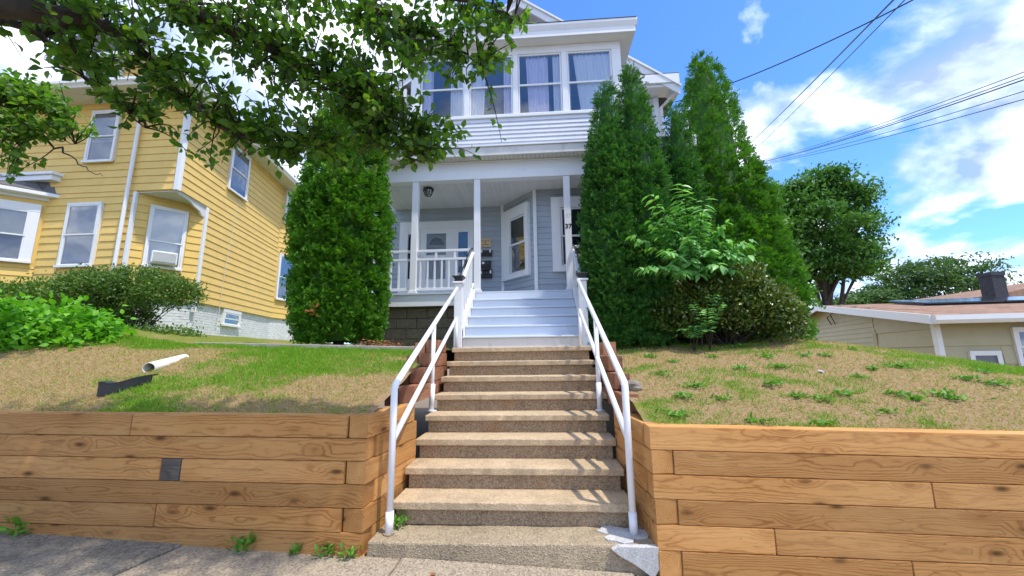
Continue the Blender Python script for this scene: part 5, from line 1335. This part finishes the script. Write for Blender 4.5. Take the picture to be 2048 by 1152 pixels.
# ================================================================ street trees whose branches hang into view
def street_tree(name, label, base, limbs, twigs, leaf, mat, tmpl, group, big=0, leaves_per=12, extra=None, trunk_r=.13, twig_len=.42, droop=.25):
    """limbs: polylines of (px, py, Y, r) or world points; twigs: bands (x0,y0,x1,y1,spread,count,Y0,Y1) of twig ends"""
    e = empty(name, base, label, 'tree', group); b = np.array(base)
    L = []
    for k, pl in enumerate(limbs):
        P = np.array([at(*q[:3]) if max(abs(q[0]), abs(q[1])) > 20 else q[:3] for q in pl]); r = np.array([q[-1] for q in pl])
        # smooth by subdividing with wiggle
        t = np.linspace(0, len(P)-1, (len(P)-1)*5+1); Q = np.stack([np.interp(t, np.arange(len(P)), P[:, i]) for i in range(3)], -1)
        for _ in range(2): Q[1:-1] = (Q[:-2]+2*Q[1:-1]+Q[2:])/4
        Q[1:-1] += rng.normal(size=Q[1:-1].shape)*.012
        rr = np.interp(t, np.arange(len(P)), r); L.append((Q, rr))
        V, F = tubes([(Q, rr)], 8); bulk('trunk' if k == 0 else 'limb', V, F, M['bark'], e, smooth=True)
    allp = np.concatenate([q for q, _ in L[1:]]); 
    tips = []
    for (x0, y0, x1, y1, sp, cnt, Y0, Y1) in twigs:
        for _ in range(cnt):
            t = rng.random(); tips.append(at(x0+(x1-x0)*t+rng.normal()*sp, y0+(y1-y0)*t+rng.normal()*sp*.7, rng.uniform(Y0, Y1)))
    if extra is not None: tips += list(extra)
    tips = np.array(tips); paths = []; pos = []; dr_ = []; nr_ = []
    for T in tips:
        dd = np.linalg.norm(allp-T, axis=1); j = np.argmin(dd)
        src = allp[j]
        if dd[j] > twig_len*2.2: src = T + (src-T)/dd[j]*twig_len*2.2*rng.uniform(.8, 1)
        P = curve(src, T, np.array([0, 0, .05])+rng.normal(size=3)*.03, 8); paths.append((P, np.linspace(.007, .002, 8)))
        ln = np.linalg.norm(T-src)
        m = leaves_per
        s_ = rng.uniform(.30, 1.02, m)*7; i = np.clip(s_.astype(int), 0, 6); f = (s_-i)[:, None]
        q = P[i]*(1-f)+P[i+1]*f; ax = norm((P[7]-P[0])[None])[0]
        d = norm(ax*.35+rng.normal(size=(m, 3))*.8+np.array([0, 0, -droop])); pos.append(q+d*.02); dr_.append(d)
        nr_.append(norm(np.array([0, 0, 1.])+rng.normal(size=(m, 3))*.6))
    # connect stray twigs back to limbs
    V, F = tubes(paths, 5); bulk('twigs', V, F, M['twig'], e)['kind'] = 'stuff'
    pos = np.concatenate(pos); dr_ = np.concatenate(dr_); nr_ = np.concatenate(nr_); sc = rng.uniform(leaf*.7, leaf*1.25, len(pos)); rnd = np.clip(.42+.27*rng.normal(size=len(pos)), 0, 1)
    pos = pos - dr_*0.
    if big:
        v = pos-EYE; dep = v@_F; sx = 1024+FPX*(v@_R2)/dep; sy = 576-FPX*(v@_U2)/dep
        ok = (sx > 0) & (sx < 2048) & (sy > 0) & (sy < 1152); app = np.where(ok, sc/dep, 0); order = np.argsort(-app)[:big]
        rest = np.ones(len(pos), bool); rest[order] = False
        # a dozen leaf meshes shared between the leaves that show largest
        lm = []
        for k in range(12):
            me = bpy.data.meshes.new('leaf'); T = np.array(tmpl)*np.array([1+.15*math.sin(k), 1, 1.5+.8*math.cos(k*2.)]); me.from_pydata([tuple(x) for x in T], [], LEAF_F)
            a_ = me.attributes.new('rnd', 'FLOAT', 'POINT'); a_.data.foreach_set('value', np.full(len(T), (k+.5)/12, np.float32)); me.materials.append(mat)
            me.polygons.foreach_set('use_smooth', [True]*len(me.polygons)); lm.append(me)
        d = norm(dr_); x = norm(np.cross(d, nr_)); z = np.cross(x, d); ew = np.array(wpos(e))
        for j in order:
            o = link('leaf', lm[min(11, int(rnd[j]*12))], e); s1 = sc[j]; q = pos[j]-ew
            o.matrix_local = Matrix(((x[j][0]*s1, d[j][0]*s1, z[j][0]*s1, q[0]), (x[j][1]*s1, d[j][1]*s1, z[j][1]*s1, q[1]), (x[j][2]*s1, d[j][2]*s1, z[j][2]*s1, q[2]), (0, 0, 0, 1)))
        pos, dr_, nr_, sc, rnd = pos[rest], dr_[rest], nr_[rest], sc[rest], rnd[rest]
    scatter('crown', tmpl, LEAF_F, pos, dr_, nr_, sc, mat, e, rnd)
    return e
tb = (-3.6, .55, .13)
fork_ = (-3.35, .95, 2.7)
limbs = [[(-3.6, .55, .10, .15), (-3.5, .70, 1.4, .13), (-3.35, .95, 2.7, .12)],
         [fork_+(.10,), (-3.0, 1.5, 3.3, .075), (200, 40, 2.15, .050), (300, 115, 2.35, .034), (375, 205, 2.5, .026), (470, 268, 2.6, .018), (560, 296, 2.7, .012), (640, 300, 2.75, .006)],
         [fork_+(.10,), (-2.7, 1.5, 3.9, .08), (260, -60, 2.1, .060), (400, 30, 2.3, .048), (520, 80, 2.45, .035), (640, 150, 2.6, .026), (730, 215, 2.7, .018), (800, 285, 2.75, .010), (845, 325, 2.75, .005)],
         [(-2.6, 1.6, 4.05, .05), (560, -70, 2.2, .040), (720, 0, 2.4, .028), (830, 50, 2.5, .018), (900, 85, 2.55, .011), (960, 125, 2.6, .005)],
         [(-2.7, 1.5, 3.9, .05), (700, -60, 2.2, .03), (900, -10, 2.4, .018), (1000, 20, 2.5, .009), (1042, 45, 2.55, .004)],
         [(-3.0, 1.5, 3.3, .04), (60, 60, 2.2, .025), (140, 115, 2.3, .016), (230, 205, 2.4, .009), (290, 255, 2.45, .004)],
         [fork_+(.09,), (-4.2, 1.2, 4.2, .06), (-4.8, 1.6, 5.6, .03)], [fork_+(.09,), (-2.6, .6, 4.6, .06), (-2.0, .2, 6.0, .03)]]
bands = [(0, 10, 560, 40, 45, 130, 1.8, 2.7), (120, 60, 330, 170, 40, 50, 2.0, 2.6), (300, 60, 620, 210, 48, 100, 2.1, 2.8),
         (330, 180, 480, 270, 28, 34, 2.3, 2.7), (450, 250, 640, 300, 26, 42, 2.4, 2.8), (520, 285, 600, 330, 16, 10, 2.5, 2.7),
         (480, 20, 840, 70, 50, 120, 2.0, 2.8), (640, 120, 830, 150, 55, 85, 2.2, 2.8), (650, 190, 850, 270, 45, 85, 2.4, 2.9),
         (700, 260, 880, 300, 28, 34, 2.5, 2.9), (640, 230, 720, 330, 30, 30, 2.5, 2.9), (880, 40, 1035, 60, 26, 38, 2.3, 2.7), (840, 90, 985, 130, 22, 18, 2.4, 2.7),
         (900, 150, 960, 200, 12, 5, 2.5, 2.7), (870, 220, 900, 290, 14, 9, 2.5, 2.8), (760, 300, 830, 330, 14, 6, 2.5, 2.8),
         (180, 180, 330, 260, 24, 16, 2.2, 2.6), (60, 90, 220, 150, 30, 22, 2.0, 2.5), (370, 290, 560, 350, 18, 8, 2.5, 2.7)]
ex = []
for _ in range(330):
    u_ = rdir(1)[0]; ex.append(np.array([-3.4, 1.2, 5.2])+u_*np.array([2.6, 1.5, 1.3])*rng.uniform(.4, 1.))
for _ in range(560): ex.append(np.array([rng.uniform(-6.5, .2), rng.uniform(1.3, 2.4), rng.uniform(4.2, 5.4)]))  # unseen twigs above the view, added to shade the left timber wall
for _ in range(160): ex.append(np.array([rng.uniform(-6.5, -1.6), rng.uniform(-.5, 1.8), rng.uniform(4.3, 6.2)]))  # more unseen twigs, added to block sky light over the left wall
ex = [q for q in ex if not (q[1] > .5 and (576-FPX*((q-EYE)@_U2)/max(.1, (q-EYE)@_F)) > -150)]
street_tree('pear_tree', 'street tree with dark leafy branches hanging into the top left of view', tb, limbs, bands, .064, M['pear'], LEAF, 'street trees', big=300, leaves_per=11, extra=ex)
tb2 = (-8.4, 2.3, .36)
limbs2 = [[(-8.4, 2.3, .30, .14), (-8.3, 2.4, 2.0, .12), (-8.1, 2.6, 3.6, .10)], [(-8.1, 2.6, 3.6, .08), (-60, 215, 3.7, .035), (40, 262, 3.8, .020), (95, 285, 3.85, .013), (135, 302, 3.9, .009), (165, 335, 3.9, .006), (205, 352, 3.9, .003)],
          [(40, 262, 3.8, .012), (95, 275, 3.85, .008), (150, 288, 3.9, .003)], [(-8.1, 2.6, 3.6, .07), (-8.6, 2.6, 5.5, .04)], [(-60, 215, 3.7, .03), (0, 200, 3.8, .02), (70, 205, 3.9, .012), (140, 240, 3.9, .005)]]
bands2 = [(0, 185, 90, 200, 26, 60, 3.5, 4.1), (60, 200, 165, 250, 18, 40, 3.6, 4.1), (0, 240, 120, 262, 18, 36, 3.6, 4.1), (-20, 160, 40, 190, 18, 24, 3.6, 4.1), (0, 290, 25, 370, 12, 16, 3.6, 4.0), (-100, 200, -10, 260, 40, 40, 3.4, 4.), (20, 160, 70, 175, 10, 6, 3.6, 4.)]
ex2 = [np.array([-8.6, 2.7, 5.2])+rdir(1)[0]*np.array([1.5, 1.2, 1.3])*rng.uniform(.4, 1.) for _ in range(120)]
ex2 = [q for q in ex2 if (1024+FPX*((q-EYE)@_R2)/max(.1, (q-EYE)@_F)) < -60]
street_tree('maple_branch_tree', 'street tree with lighter green leaves at the left edge of view', tb2, limbs2, bands2, .075, M['maple'], LEAF, 'street trees', leaves_per=13, extra=ex2, twig_len=.4)

# ================================================================ grass, weeds, litter
def grass(name, label, x0, x1, y0, y1, n, parent=None):
    x = rng.uniform(x0, x1, n); y = y0+(y1-y0)*rng.random(n)**1.15; g = green(x, y)+(fbm(x*9, y*9, 21)-.5)*.5
    isg = rng.random(n) < np.clip((g-.22)*1.5, .04, .97)
    keep = isg | (rng.random(n) < .30); x, y, isg = x[keep], y[keep], isg[keep]; n = len(x)
    z = gz(x, y); pos = np.stack([x, y, z-.004], -1)
    up = np.where(isg, 1.0, .28); d = norm(rng.normal(size=(n, 3))*np.array([.55, .55, .2])+np.stack([0*up, 0*up, up], -1)); d[:, 2] = np.abs(d[:, 2])
    sc = np.where(isg, rng.uniform(.022, .055, n), rng.uniform(.02, .06, n))
    rnd = np.where(isg, rng.uniform(.6, 1., n), rng.uniform(0., .42, n))
    B = [(-.055, 0, 0), (.055, 0, 0), (.035, .6, .05), (-.035, .6, .05), (0, 1., .16)]
    o = scatter(name, [(-.06, 0, 0), (.06, 0, 0), (.04, .55, .05), (0, 1., .2)], [(0, 1, 2), (0, 2, 3)], pos, d, rng.normal(size=(n, 3)), sc, M['grass'], parent, rnd)
    tag(o, label, 'grass', kind='stuff'); return o
grass('grass', 'short patchy grass and straw on the left lawn', -7.2, -1.42, 3.16, 5.34, 150000)
grass('grass', 'dry straw and thin grass on the right mound', .86, 7.6, 3.16, 6.6, 190000)
def weed(P, r, h, n, label, group, mat=None, up=.7, leaf=None):
    P = np.array(P); e = empty('weed_clump', tuple(P), label, 'weed', group)
    d = norm(rng.normal(size=(n, 3))*np.array([1, 1, .3])+np.array([0, 0, up])); d[:, 2] = np.abs(d[:, 2])
    pos = P+rng.normal(size=(n, 3))*np.array([r*.4, r*.4, 0])+np.array([0, 0, 1.])*rng.uniform(0, h*.55, n)[:, None]
    sc = rng.uniform(.6, 1.2, n)*(leaf or h*.6)
    scatter('foliage', NARROW, LEAF_F, pos, d, norm(np.array([0, 0, 1.])+rng.normal(size=(n, 3))*.4), sc, mat or M['weed'], e); return e
wl_ = [(1345, 833), (1370, 795), (1395, 775), (1440, 800), (1480, 740), (1535, 715), (1545, 770), (1555, 735), (1590, 795), (1605, 712), (1640, 800), (1650, 712), (1690, 790), (1715, 755), (1745, 740), (1770, 825), (1790, 790), (1800, 735), (1830, 800), (1870, 790), (1905, 800), (1930, 760), (1965, 745), (1990, 770), (1345, 725), (1320, 750), (1425, 715), (1515, 845), (1640, 850), (1300, 715), (1480, 695), (1700, 700)]
for px, py in wl_:
    P = hit(px, py); s_ = rng.uniform(.6, 1.15); weed((P[0], P[1], g0(P[0], P[1])-.005), .13*s_, .06*s_, int(60*s_), 'small clump of green weeds on the right mound', 'weed clumps on the right mound', up=.45, leaf=.055)
for px, py, s_, lab in ((40, 1052, 1.3, 'wide weed clump at the far left foot of the shaded wall'), (492, 1096, 1.1, 'tallest weed clump at the foot of the shaded timber wall'), (592, 1108, .55, 'tiny weed between the tall weed and the stairs'), (655, 1118, .8, 'low weed spreading near the corner of the shaded wall'), (697, 1122, .75, 'low weed right at the corner of the shaded wall'), (795, 1040, .9, 'weed growing beside the foot of the left handrail')):
    P = at(px, py, 2.985 if px < 750 else 3.27); z = float(side_z(P[0]))-.004 if px < 750 else .142
    weed((P[0], P[1], z), .09*s_, .14*s_, int(48*s_), lab, 'weeds at the foot of the stairs and wall', up=1.0, leaf=.055*(.8+.3*s_))
# dry leaf litter by the left evergreen
n = 500; x = rng.normal(-2.55, .3, n); y = rng.uniform(5.6, 6.6, n)
o = scatter('leaf_litter', SMALL, SMALL_F, np.stack([x, y, gz(x, y)+.02+rng.uniform(0, .12, n)*np.exp(-((x+2.5)/.25)**2)], -1), rng.normal(size=(n, 3))*np.array([1, 1, .25]), rng.normal(size=(n, 3))+np.array([0, 0, 1.5]), rng.uniform(.03, .07, n), M['litter'], None)
tag(o, 'reddish dry leaf litter beside the block foundation', 'leaf litter', kind='stuff')
for px, py, lab in ((860, 1126, 'curled dry brown leaf on the pavement before the slab'), (1070, 1145, 'small orange dry leaf on the pavement edge')):
    P = at(px, py, 2.8); P[2] = float(side_z(P[0]))+.012; me = bpy.data.meshes.new('dry_leaf'); me.from_pydata([tuple(np.array(v_)*np.array([.05, .05, .12])) for v_ in LEAF], [], LEAF_F); me.materials.append(M['litter'])
    o = link('dry_leaf', me, None, tuple(P)); o.rotation_euler = (.2, .1, px); tag(o, lab, 'leaf', 'dry leaves on the pavement')
o = MB().box(-.03, .03, -.02, .02, 0, .02).build('paper_scrap', M['label'], None, bevel=.006); P = hit(1642, 745); o.location = (P[0], P[1], P[2]); o.rotation_euler = (.2, .3, .6); tag(o, 'scrap of white paper on the right mound', 'paper')

# ================================================================ wires
pole = at(1492, 330, 30.)
pe = empty('utility_pole', (pole[0], pole[1], -1.5), 'wooden utility pole hidden behind the tallest arborvitae', 'utility pole')
MB().tube([(pole[0], pole[1], -1.6), (pole[0], pole[1], pole[2]+1.2)], [.16, .11], 10).build('pole', M['bark'], pe)
MB().box(pole[0]-1.1, pole[0]+1.1, pole[1]-.06, pole[1]+.06, pole[2]+.55, pole[2]+.67).build('crossarm', M['bark'], pe)
def wire(a, b, sag, r, label, pts=24):
    t = np.linspace(0, 1, pts)[:, None]; P = a*(1-t)+b*t; P[:, 2] -= (4*sag*t*(1-t))[:, 0]
    V, F = tubes([(P, np.full(pts, r))], 6); o = bulk('overhead_wire', V, F, M['wire'], None); tag(o, label, 'wire', 'overhead wires'); return o
for (x0, y0, x1, y1, Y1, r, lab) in ((1497, 327, 2120, 117, 9., .011, 'uppermost of the five wires fanning to the right edge'), (1497, 329, 2120, 127, 9., .012, 'second of the five wires fanning to the right edge'),
        (1496, 330, 2120, 134, 9., .017, 'thickest middle wire of the five fanning to the right edge'), (1496, 331, 2120, 160, 9., .011, 'fourth of the five wires fanning to the right edge'), (1496, 332, 2120, 178, 9., .012, 'lowest of the five wires fanning to the right edge')):
    wire(at(x0, y0, 30.), at(x1, y1, Y1), .25, r, lab)
wire(at(1478, 306, 30.), at(1850, -65, 5.), .1, .014, 'thicker left one of two steep parallel wires at the top')
wire(at(1490, 316, 30.), at(1870, -62, 5.), .1, .009, 'thinner right one of two steep parallel wires at the top')
wire(np.array([3.42, 8.75, 7.45]), at(1905, -42, 5.), .16, .010, 'service wire sagging from the house eave to the top right')
a = at(2000, 556, 18.); wire(a, at(2100, 535, 14.), .05, .01, 'short wire at the right edge above the chimney')
